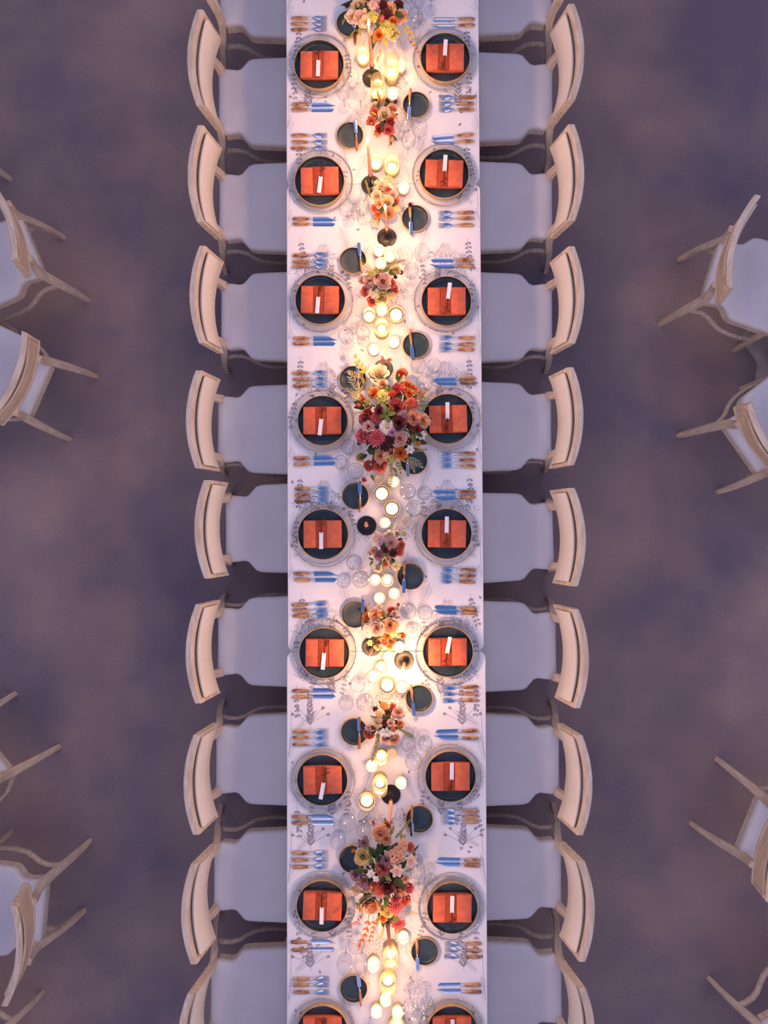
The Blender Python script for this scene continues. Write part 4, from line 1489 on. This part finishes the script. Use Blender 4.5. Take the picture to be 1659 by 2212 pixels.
# bouquets: origin and scale of the zoomed view they were measured in, heart pixel, reach in pixels, height, label, blooms (x, y, radius, kind, colour), greens
BOUQ = [
    dict(o=(740, 770), k=7.9, c=(842, 912), R=125, h=.225, big=True, label='largest bouquet, of roses, dahlias and a white daisy, at the fourth setting',
         bl=[(610, 285, 150, 'peony', 'cream'), (1020, 280, 92, 'ranunculus', 'coral'), (960, 548, 115, 'ranunculus', 'pink'), (1110, 470, 72, 'rose', 'orange'), (1205, 545, 66, 'ranunculus', 'orange'), (1140, 615, 72, 'rose', 'orange'), (1315, 640, 85, 'ranunculus', 'peach'),
             (930, 845, 140, 'rose', 'rose'), (1185, 800, 112, 'dahlia', 'coral'), (1215, 1045, 140, 'rose', 'peach'), (1385, 1095, 105, 'peony', 'peach'), (965, 1125, 115, 'rose', 'plum'), (765, 1195, 140, 'daisy', 'white'),
             (565, 1050, 115, 'dahlia', 'rose'), (430, 1190, 95, 'peony', 'blush'), (370, 1070, 95, 'rose', 'rose'), (575, 1395, 150, 'dahlia', 'pink'), (330, 1365, 95, 'peony', 'pink'), (985, 1395, 135, 'rose', 'blush'),
             (815, 1440, 78, 'cosmos', 'maroon'), (720, 1545, 78, 'cosmos', 'maroon'), (1130, 1445, 58, 'cosmos', 'maroon'), (1140, 1190, 66, 'cosmos', 'maroon'), (280, 1480, 48, 'star', 'maroon'), (985, 1650, 108, 'rose', 'orange'), (1150, 1590, 76, 'cosmos', 'white'),
             (1352, 1345, 80, 'cosmos', 'white'), (640, 1705, 100, 'rose', 'peach'), (460, 1865, 92, 'ranunculus', 'coral'), (635, 1870, 105, 'peony', 'coral'), (370, 2100, 45, 'ranunculus', 'coral'), (530, 620, 85, 'peony', 'orange'), (680, 690, 110, 'cluster', 'lime'),
             (215, 665, 82, 'cluster', 'yellow'), (345, 730, 50, 'rose', 'orange'), (270, 830, 48, 'bud', 'coral'), (430, 970, 75, 'peony', 'red'), (620, 920, 72, 'rose', 'plum'), (530, 905, 52, 'cosmos', 'white'), (850, 1300, 60, 'peony', 'lilac'), (845, 640, 60, 'cluster', 'red'),
             (680, 450, 80, 'rose', 'peach'), (1020, 980, 75, 'cluster', 'mauve'), (1280, 1240, 60, 'peony', 'red'), (1310, 1480, 50, 'bud', 'coral'), (820, 1600, 50, 'bud', 'rose'), (290, 1740, 75, 'peony', 'peach'), (740, 1680, 60, 'cluster', 'peach'), (860, 1745, 60, 'cluster', 'lime')],
         lf=[(740, 980, 190, 100, 'green', 0), (740, 990, 160, 200, 'green', 0), (730, 1000, 170, 300, 'green', 0), (760, 1000, 180, 15, 'green', 0), (560, 820, 150, 40, 'olive', 0), (480, 790, 140, 160, 'olive', 0), (450, 590, 150, 60, 'olive', 0), (380, 480, 140, 110, 'olive', 0), (545, 500, 110, 200, 'dark_green', 0), (690, 540, 150, 20, 'dark_green', 0), (1320, 860, 160, 10, 'green', 1), (1200, 1330, 170, 250, 'green', 0), (1240, 1300, 150, 330, 'dark_green', 0), (420, 1680, 170, 200, 'dark_green', 0), (330, 1640, 120, 240, 'green', 0), (420, 1590, 170, 330, 'dark_green', 0), (730, 410, 150, 150, 'dark_green', 0), (480, 2020, 120, 300, 'green', 0), (870, 1900, 120, 300, 'green', 0), (980, 1740, 140, 330, 'olive', 1), (1210, 1440, 120, 300, 'olive', 0)],
         sp=[(440, 360, 400, 118, 'broad', 'yellow_leaf'), (380, 380, 260, 150, 'narrow', 'yellow_leaf'), (330, 640, 380, 118, 'narrow', 'sage'), (300, 660, 230, 150, 'narrow', 'sage'), (820, 1780, 420, 266, 'small', 'olive'), (1090, 1700, 290, 322, 'narrow', 'sage'), (1120, 1720, 230, 290, 'narrow', 'sage'), (1180, 1640, 260, 8, 'small', 'olive'), (1260, 760, 260, 40, 'narrow', 'olive'), (950, 500, 200, 60, 'small', 'olive'), (850, 420, 160, 75, 'broad', 'olive'), (360, 950, 170, 185, 'small', 'sage'), (900, 1760, 220, 290, 'broad', 'green')]),
    dict(o=(740, 1760), k=7.372, c=(836, 1888), R=128, h=.225, big=True, label='long bouquet of peach roses and pink dahlias at the eighth setting',
         bl=[(580, 295, 145, 'rose', 'peach'), (690, 400, 88, 'rose', 'peach'), (700, 180, 62, 'ranunculus', 'orange'), (310, 690, 120, 'rose', 'yellow'), (340, 440, 70, 'peony', 'mauve'), (165, 580, 40, 'bud', 'orange'), (850, 660, 135, 'cluster', 'peach'), (950, 490, 90, 'cluster', 'peach'), (1095, 740, 98, 'cosmos', 'blush'), (870, 890, 100, 'cosmos', 'blush'), (1075, 525, 60, 'peony', 'coral'),
             (450, 940, 66, 'cosmos', 'white'), (530, 1020, 50, 'cosmos', 'white'), (630, 870, 95, 'peony', 'rose'), (320, 1060, 110, 'peony', 'mauve'), (205, 975, 70, 'peony', 'mauve'), (715, 1165, 115, 'rose', 'plum'), (590, 1240, 100, 'dahlia', 'coral'), (930, 1240, 85, 'ranunculus', 'peach'), (1060, 1180, 80, 'peony', 'pink'), (440, 1475, 155, 'rose', 'peach'), (705, 1560, 112, 'ranunculus', 'yellow'), (845, 1500, 130, 'dahlia', 'pink'),
             (890, 1770, 112, 'dahlia', 'pink'), (1010, 1375, 85, 'peony', 'coral'), (190, 1210, 78, 'peony', 'cream'), (265, 1490, 85, 'peony', 'cream'), (390, 1200, 55, 'cluster', 'mauve'), (455, 1150, 48, 'bud', 'orange'), (520, 1110, 60, 'cluster', 'red'), (700, 740, 70, 'peony', 'mauve'), (1010, 1030, 60, 'peony', 'peach'), (640, 1660, 60, 'peony', 'orange'), (850, 1340, 70, 'peony', 'rose')],
         lf=[(440, 640, 190, 265, 'green', 0), (830, 1020, 240, 318, 'dark_green', 0), (690, 940, 180, 300, 'green', 0), (640, 900, 130, 140, 'olive', 0), (560, 460, 190, 290, 'dark_green', 0), (600, 520, 200, 230, 'dark_green', 0), (540, 600, 180, 300, 'dark_green', 0), (690, 560, 170, 30, 'dark_green', 0), (760, 320, 170, 70, 'olive', 1), (330, 860, 160, 200, 'dark_green', 0), (340, 1290, 150, 10, 'dark_green', 0), (700, 1330, 160, 270, 'dark_green', 0), (1000, 900, 120, 20, 'olive', 1), (1130, 580, 130, 45, 'dark_green', 2), (560, 1640, 150, 260, 'olive', 1), (880, 460, 90, 200, 'dark_green', 0), (620, 1330, 130, 250, 'dark_green', 0)],
         sp=[(830, 380, 380, 47, 'spike', 'olive'), (660, 1760, 230, 250, 'small', 'yellow_leaf'), (960, 1540, 200, 345, 'narrow', 'olive'), (420, 560, 200, 150, 'small', 'olive'), (420, 1580, 500, 247, 'sparse', 'red_leaf'), (490, 1610, 380, 255, 'sparse', 'red_leaf'), (330, 1570, 260, 218, 'sparse', 'red_leaf')]),
    dict(o=(720, 0), k=7.375, c=(828, 12), R=105, h=.215, big=True, label='bouquet of cream and peach blooms cut by the top edge',
         bl=[(390, 50, 112, 'rose', 'cream'), (300, 245, 95, 'peony', 'cream'), (430, 265, 112, 'peony', 'blush'), (650, 60, 95, 'cluster', 'blush'), (705, 140, 52, 'peony', 'lilac'), (795, 95, 75, 'cosmos', 'maroon'), (860, 220, 72, 'cosmos', 'maroon'), (905, 105, 85, 'peony', 'peach'), (1100, 240, 100, 'peony', 'peach'), (630, 250, 80, 'cluster', 'lime'), (885, 440, 112, 'cluster', 'lime'), (950, 530, 85, 'peony', 'yellow'), (725, 545, 78, 'rose', 'orange'), (780, 285, 52, 'bud', 'pink'), (655, 625, 45, 'bud', 'coral'), (215, 92, 46, 'star', 'maroon'), (520, 330, 80, 'peony', 'cream'), (960, 330, 70, 'rose', 'orange'), (1040, 60, 75, 'rose', 'plum'), (350, 530, 34, 'star', 'maroon'), (560, -90, 110, 'rose', 'peach'), (820, -120, 120, 'dahlia', 'pink')],
         lf=[(560, 90, 150, 270, 'dark_green', 0), (740, 330, 150, 300, 'olive', 0), (980, 210, 160, 330, 'dark_green', 0), (620, 360, 150, 230, 'olive', 0), (820, 620, 170, 285, 'yellow_leaf', 1), (745, 790, 110, 275, 'yellow_leaf', 1), (720, 890, 110, 255, 'yellow_leaf', 1), (210, 200, 130, 255, 'olive', 1), (180, 300, 110, 250, 'olive', 1), (420, 420, 150, 275, 'olive', 1), (980, 120, 170, 10, 'dark_green', 0)],
         sp=[(1090, 370, 330, 300, 'broad', 'yellow_leaf'), (1180, 620, 320, 302, 'sparse', 'red_leaf'), (860, 520, 220, 350, 'small', 'olive')]),
    dict(o=(720, 0), k=7.375, c=(832, 252), R=52, h=.150, big=False, label='small bouquet with a cream rose and a pink rose, near the top',
         bl=[(670, 1600, 46, 'star', 'maroon'), (862, 1608, 52, 'star', 'maroon'), (990, 1605, 34, 'bud', 'plum'), (815, 1795, 98, 'rose', 'cream'), (945, 1722, 78, 'rose', 'peach'), (660, 1775, 70, 'peony', 'coral'), (600, 1920, 66, 'peony', 'coral'), (912, 1930, 58, 'peony', 'red'), (880, 2055, 85, 'rose', 'pink'), (740, 2045, 62, 'peony', 'red'), (970, 1850, 52, 'cluster', 'orange'), (660, 1675, 60, 'peony', 'cream'), (700, 2120, 45, 'cluster', 'orange'), (940, 2210, 50, 'bud', 'peach')],
         lf=[(690, 1840, 110, 150, 'yellow_leaf', 1), (760, 1900, 120, 210, 'olive', 1), (990, 2030, 110, 340, 'green', 0), (790, 1960, 120, 260, 'dark_green', 0), (720, 1720, 110, 90, 'dark_green', 0), (960, 1960, 110, 30, 'dark_green', 0)],
         sp=[(770, 1680, 300, 100, 'small', 'red_leaf'), (900, 2140, 200, 260, 'small', 'yellow_leaf')]),
    dict(o=(760, 360), k=6.914, c=(830, 424), R=52, h=.150, big=False, label='small cream bouquet with one dark red star flower at the second setting',
         bl=[(455, 300, 108, 'peony', 'cream'), (540, 205, 70, 'cluster', 'yellow'), (540, 345, 50, 'star', 'red'), (370, 425, 80, 'rose', 'cream'), (530, 515, 85, 'ranunculus', 'cream'), (650, 500, 60, 'rose', 'coral'), (340, 620, 62, 'rose', 'coral'), (550, 690, 92, 'ranunculus', 'peach'), (390, 710, 50, 'peony', 'orange'), (675, 610, 46, 'cluster', 'yellow'), (360, 830, 62, 'cluster', 'cream'), (410, 540, 60, 'peony', 'peach'), (620, 410, 60, 'peony', 'blush')],
         lf=[(700, 690, 70, 300, 'yellow_leaf', 1), (310, 510, 90, 200, 'olive', 0), (450, 600, 110, 270, 'dark_green', 0), (600, 590, 100, 30, 'dark_green', 0), (420, 770, 100, 250, 'olive', 1)],
         sp=[(290, 480, 290, 105, 'spike', 'olive'), (310, 420, 270, 72, 'spike', 'olive')]),
    dict(o=(760, 360), k=6.914, c=(819, 602), R=55, h=.150, big=False, label='small bouquet with two blush roses at the third setting',
         bl=[(215, 1510, 62, 'cluster', 'cream'), (260, 1700, 95, 'rose', 'blush'), (470, 1700, 115, 'rose', 'blush'), (740, 1575, 40, 'cosmos', 'maroon'), (652, 1655, 32, 'cosmos', 'maroon'), (660, 1540, 66, 'peony', 'yellow'), (600, 1740, 55, 'peony', 'coral'), (210, 1860, 70, 'peony', 'coral'), (330, 1865, 80, 'cluster', 'cream'), (310, 2010, 75, 'rose', 'coral'), (450, 1950, 88, 'peony', 'yellow'), (640, 1835, 55, 'peony', 'coral'), (150, 1680, 56, 'peony', 'blush'), (385, 1640, 40, 'bud', 'plum'), (600, 1910, 60, 'cluster', 'yellow'), (300, 1590, 50, 'cluster', 'lime')],
         lf=[(420, 1590, 120, 150, 'olive', 0), (480, 1570, 130, 40, 'green', 0), (430, 1830, 110, 260, 'olive', 0), (480, 1840, 100, 310, 'olive', 0), (380, 1790, 110, 220, 'dark_green', 0), (560, 1600, 100, 60, 'dark_green', 0)],
         sp=[(500, 1530, 300, 24, 'small', 'olive'), (440, 1580, 180, 80, 'narrow', 'olive')]),
    dict(o=(760, 1130), k=11.85, c=(834, 1188), R=52, h=.140, big=False, label='small bouquet with a mauve rose and dark cosmos at the fifth setting',
         bl=[(690, 390, 140, 'cluster', 'blush'), (730, 515, 62, 'cosmos', 'lilac'), (815, 440, 58, 'cosmos', 'lilac'), (960, 310, 110, 'peony', 'cream'), (1155, 265, 82, 'peony', 'cream'), (1345, 270, 60, 'bud', 'yellow'), (1010, 510, 165, 'rose', 'blush'), (1265, 560, 90, 'peony', 'coral'), (1210, 720, 110, 'peony', 'coral'), (1270, 580, 44, 'bud', 'yellow'), (1060, 755, 110, 'cosmos', 'maroon'), (690, 820, 130, 'rose', 'mauve'), (855, 690, 80, 'rose', 'plum'), (660, 1170, 90, 'peony', 'cream'), (1130, 1100, 120, 'cosmos', 'yellow'), (860, 1060, 65, 'peony', 'orange'), (540, 710, 78, 'peony', 'peach'), (930, 920, 60, 'peony', 'peach')],
         lf=[(560, 940, 150, 160, 'green', 0), (540, 970, 150, 235, 'green', 0), (860, 860, 150, 100, 'olive', 1), (900, 850, 150, 60, 'olive', 1), (860, 850, 140, 150, 'olive', 1), (1000, 940, 150, 270, 'green', 0), (740, 940, 130, 260, 'green', 0), (800, 620, 150, 80, 'dark_green', 0), (960, 1080, 170, 300, 'olive', 2), (650, 650, 90, 140, 'olive', 0)],
         sp=[(780, 1040, 300, 272, 'small', 'olive'), (1200, 330, 150, 35, 'narrow', 'olive')]),
    dict(o=(760, 1290), k=11.85, c=(828, 1351), R=55, h=.150, big=False, label='small bouquet with two big pink and peach roses at the sixth setting',
         bl=[(640, 800, 190, 'rose', 'blush'), (990, 730, 190, 'rose', 'peach'), (390, 490, 105, 'ranunculus', 'orange'), (600, 460, 140, 'peony', 'peach'), (700, 270, 92, 'cluster', 'cream'), (1010, 330, 100, 'rose', 'coral'), (1095, 430, 80, 'peony', 'blush'), (370, 840, 92, 'cluster', 'white'), (440, 985, 62, 'cluster', 'white'), (765, 515, 46, 'bud', 'yellow'), (900, 1010, 100, 'rose', 'orange'), (1060, 935, 88, 'cluster', 'yellow'), (1200, 990, 58, 'cluster', 'lime'), (1300, 985, 72, 'peony', 'coral'), (1020, 1140, 92, 'ranunculus', 'orange'), (650, 1130, 112, 'star', 'maroon'), (470, 1180, 82, 'cosmos', 'yellow'), (650, 1290, 80, 'peony', 'yellow'), (970, 1260, 105, 'peony', 'peach'), (1200, 190, 60, 'bud', 'coral'), (840, 1160, 80, 'peony', 'coral'), (230, 560, 34, 'bud', 'red'), (790, 390, 46, 'rose', 'orange')],
         lf=[(880, 520, 140, 190, 'dark_green', 0), (1120, 540, 130, 20, 'olive', 0), (800, 1050, 150, 200, 'olive', 0), (880, 470, 120, 40, 'dark_green', 0), (560, 1060, 140, 260, 'dark_green', 0), (1150, 330, 110, 60, 'olive', 1), (430, 620, 110, 200, 'dark_green', 0)],
         sp=[(540, 330, 170, 130, 'small', 'yellow_leaf')]),
    dict(o=(760, 1500), k=11.85, c=(835, 1567), R=58, h=.150, big=False, label='small bouquet with a white cosmos and dark flowers at the seventh setting',
         bl=[(600, 365, 92, 'star', 'maroon'), (820, 285, 92, 'cluster', 'orange'), (1040, 295, 98, 'star', 'red'), (930, 470, 82, 'cosmos', 'maroon'), (872, 370, 36, 'bud', 'lime'), (962, 415, 36, 'bud', 'lime'), (1190, 475, 150, 'rose', 'blush'), (700, 490, 92, 'cluster', 'peach'), (650, 740, 130, 'rose', 'cream'), (840, 735, 88, 'cosmos', 'maroon'), (1000, 745, 85, 'peony', 'blush'), (1115, 720, 70, 'cosmos', 'maroon'), (430, 1020, 132, 'ranunculus', 'coral'), (420, 870, 70, 'peony', 'blush'), (580, 875, 46, 'bud', 'red'), (880, 980, 125, 'cosmos', 'white'), (1100, 1170, 140, 'rose', 'peach'), (850, 1165, 80, 'peony', 'peach'), (1060, 880, 62, 'cluster', 'orange'), (1230, 760, 70, 'peony', 'orange')],
         lf=[(650, 590, 190, 170, 'olive', 1), (690, 880, 120, 20, 'dark_green', 0), (1150, 820, 150, 320, 'olive', 0), (700, 1010, 150, 240, 'green', 0), (820, 620, 120, 100, 'dark_green', 0), (1240, 870, 130, 40, 'yellow_leaf', 0), (960, 1060, 120, 250, 'dark_green', 0)],
         sp=[(690, 920, 760, 255, 'small', 'olive'), (1180, 870, 440, 325, 'small', 'olive'), (1290, 940, 300, 327, 'narrow', 'green')])]

for bi, B in enumerate(BOUQ):
    ox, oy = B['o']
    k = B['k']
    hz = B['h']
    ctr = P(*B['c'], ZT + hz * .55)
    vr = .058 if B['big'] else .030
    ix = circ(ctr.x, ctr.y, vr)
    rpx = B['R']

    def mk(x, y, B=B, ox=ox, oy=oy, k=k, hz=hz, vr=vr, rpx=rpx, bi=bi):
        rnd = random.Random(100 + bi)
        root = thing('bouquet', B['label'], 'bouquet', (x, y, ZT + .0006), 0, 'bouquets down the middle of the table')
        vh = hz * (.40 if B['big'] else .50)
        mb = MB()
        mb.lathe([(.0005, 0), (vr * .75, 0), (vr * .8, .004), (vr * .6, .012), (vr * .75, vh * .3), (vr, vh * .6), (vr * .95, vh * .95), (vr * .92, vh), (vr * .86, vh * .97), (vr * .86, vh * .5), (.0005, vh * .4)], 32)
        ob('vase', mb.mesh('vase', M['pot'], angle=50), root)
        mouth = Vector((0, 0, vh * .92))

        def place(px_, py_, drop=0.0):
            gx, gy = ox + px_ / k, oy + py_ / k
            d = min(1.25, hypot(gx - B['c'][0], gy - B['c'][1]) / rpx)
            z = ZT + hz * (1 - .50 * d * d) - drop
            w = P(gx, gy, z)
            return Vector((w.x - x, w.y - y, w.z - ZT)), d

        cnt = {}
        for (bx, by, br, kind, col) in B['bl']:
            pos, d = place(bx, by)
            mpp = (CAM_Z - (pos.z + ZT)) / F
            rad = br / k * mpp * {'rose': 1.28, 'peony': 1.36, 'ranunculus': 1.25, 'cluster': 1.42, 'cosmos': 1.18, 'star': 1.12, 'dahlia': 1.24, 'daisy': 1.12, 'bud': 1.4}[kind]
            for gi in GLASS_IX:                      # keep clear of the settled stemware
                gv = Vector((pos.x + x - CIRC[gi][0], pos.y + y - CIRC[gi][1], 0))
                gap = CIRC[gi][2] + rad * .95 - gv.length
                if gap > 0:
                    cut = min(gap * .5, rad * .3)
                    rad -= cut
                    pos = pos + gv.normalized() * min(gap - cut, .03)
            out = Vector((pos.x, pos.y, 0))
            nrm = (Vector((0, 0, 1)) + out * (2.0 if B['big'] else 3.0) * rnd.uniform(.3, 1.0)).normalized()
            qn = Vector((0, 0, 1)).rotation_difference(nrm) @ Euler((0, 0, rnd.uniform(0, 6.28))).to_quaternion()
            pos = pos - nrm * rad * .25 + Vector((0, 0, rnd.uniform(-.006, .006)))
            o = ob(FL_NAME[kind], FL[kind][rnd.randrange(3)], root, pos, qn.to_euler(), rad, PM[col])
            o['label'] = f"{PET[col][0]} {FL_NAME[kind].replace('_', ' ')}"
            if kind == 'daisy' or (kind == 'cosmos' and col in ('white', 'yellow', 'blush', 'lilac')):
                ob('flower_centre', ME_CENTRE['gold'], o, (0, 0, .10), scale=.20 if kind == 'daisy' else .14)
            elif kind == 'ranunculus' and col in ('coral', 'orange'):
                ob('flower_centre', ME_CENTRE['dark'], o, (0, 0, .36), scale=.13)
            elif kind in ('cosmos', 'star'):
                ob('flower_centre', ME_CENTRE['dark'], o, (0, 0, .10), scale=.14)
            # stem down into the vase
            top = pos - nrm * rad * .3
            mid = (top + mouth) / 2 + Vector((0, 0, .012))
            mb = MB()
            mb.tube([mouth + Vector((rnd.uniform(-.4, .4), rnd.uniform(-.4, .4), 0)) * vr, mid, top], [.0013, .0012, .0011], 5)
            ob('stem', mb.mesh('stem', M['stem']), root)
        def clear(pos, r):
            return all(hypot(pos.x + x - CIRC[gi][0], pos.y + y - CIRC[gi][1]) > CIRC[gi][2] + r for gi in GLASS_IX)

        for (lx, ly, L, deg, col, kind) in B['lf']:
            pos, d = place(lx, ly, .004)
            mp_ = L / k * .0024
            if not clear(pos + Vector((cos(radians(deg)), sin(radians(deg)), 0)) * mp_ * .6, mp_ * .4):
                continue
            mpp = (CAM_Z - (pos.z + ZT)) / F
            ob('leaf', LEAF[kind], root, pos, (rnd.uniform(-.4, .4), rnd.uniform(-.15, .25), radians(deg)), L / k * mpp, M[col])
        for (lx, ly, L, deg, kind, col) in B['sp']:
            pos, d = place(lx, ly, .004)
            mpp = (CAM_Z - (pos.z + ZT)) / F
            o = ob('sprig', SPRIG[kind], root, pos, (0, .12, radians(deg)), L / k * mpp, M[col])
        # collar of dark leaves that fills the gaps between the blooms
        nleaf = 170 if B['big'] else 44
        xs = [b[0] for b in B['bl']]
        ys = [b[1] for b in B['bl']]
        for i in range(nleaf):
            bx, by, br, kind, col = rnd.choice(B['bl'])
            t = rnd.uniform(.25, 1.0)
            cxp, cyp = (B['c'][0] - ox) * k, (B['c'][1] - oy) * k
            pos, d = place(cxp + (bx - cxp) * t, cyp + (by - cyp) * t, rnd.uniform(.018, .055))
            a = atan2(pos.y, pos.x) + rnd.uniform(-.7, .7)
            if not clear(pos + Vector((cos(a), sin(a), 0)) * .03, .03):
                continue
            ob('leaf', LEAF[rnd.randrange(2)], root, pos, (rnd.uniform(-.4, .4), rnd.uniform(-.1, .35), a), rnd.uniform(.036, .060) * (1.1 if B['big'] else .72), M[rnd.choice(('dark_green', 'dark_green', 'green', 'olive'))])
    STANDING.append((mk, ix))

# blooms that hang out over the linen: the stemware keeps clear of them
HANG = []
for B in BOUQ:
    for (bx, by, br, kind, col) in B['bl']:
        gx, gy = B['o'][0] + bx / B['k'], B['o'][1] + by / B['k']
        d = min(1.25, hypot(gx - B['c'][0], gy - B['c'][1]) / B['R'])
        z = ZT + B['h'] * (1 - .50 * d * d)
        w = P(gx, gy, z)
        HANG.append((w.x, w.y, br / B['k'] * .00235))
HOME = {i: (CIRC[i][0], CIRC[i][1]) for i in GLASS_IX}

# settle everything that stands on the linen so that no two feet share a spot
for it in range(60):
    for i in GLASS_IX:
        a = CIRC[i]
        for hx_, hy_, hr in HANG:
            dx, dy = a[0] - hx_, a[1] - hy_
            d = hypot(dx, dy) or 1e-6
            gap = a[2] + hr - d
            if gap > 0 and hypot(a[0] - HOME[i][0], a[1] - HOME[i][1]) < .055:
                a[0] += dx / d * gap * .5
                a[1] += dy / d * gap * .5
    for i in range(len(CIRC)):
        for j in range(i + 1, len(CIRC)):
            a, b = CIRC[i], CIRC[j]
            if a[3] and b[3]:
                continue
            dx, dy = b[0] - a[0], b[1] - a[1]
            d = hypot(dx, dy) or 1e-6
            gap = a[2] + b[2] + .0015 - d
            if gap > 0:
                ux, uy = dx / d, dy / d
                if a[3]:
                    b[0] += ux * gap
                    b[1] += uy * gap
                elif b[3]:
                    a[0] -= ux * gap
                    a[1] -= uy * gap
                else:
                    a[0] -= ux * gap / 2
                    a[1] -= uy * gap / 2
                    b[0] += ux * gap / 2
                    b[1] += uy * gap / 2
for mk, ix in STANDING:
    mk(CIRC[ix][0], CIRC[ix][1])

# dark red blossoms lying on butter knives, fallen petals
for (y0, fp, lab) in ((250, (1032, 695), 'small dark red blossom on the butter knife handle at the second right setting'),
                      (1000, (970, 885), 'small dark red blossom on the butter knife at the fifth right setting')):
    p = P(*q(y0, *fp), ZT + .036)
    o = ob('blossom', FL['star'][0], None, (p.x, p.y, ZT + .0375), (.1, .1, 0), .0155, PM['maroon'])
    tag(o, lab, 'flower', 'dark blossoms on the butter knives')
for (px, py, col, lab) in ((804, 1777, 'coral', 'fallen coral petal above the long bouquet of peach roses'), (842, 1776, 'mauve', 'fallen grey mauve petal beside the unlit taper tip'), (840, 775, 'coral', 'fallen coral petal right of the taper above the largest bouquet')):
    p = P(px, py, ZT)
    mb = MB()
    for a in (0, 1.3):
        flat_petal(mb, a, .018, .014, 0, .003, 0, .2, 4, 4, .7, .0018)
    o = ob('fallen_petal', mb.mesh('fallen_petal', PM[col]), None, (p.x, p.y, ZT + .0006), (0, 0, px))
    tag(o, lab, 'petal', 'petals fallen on the linen')
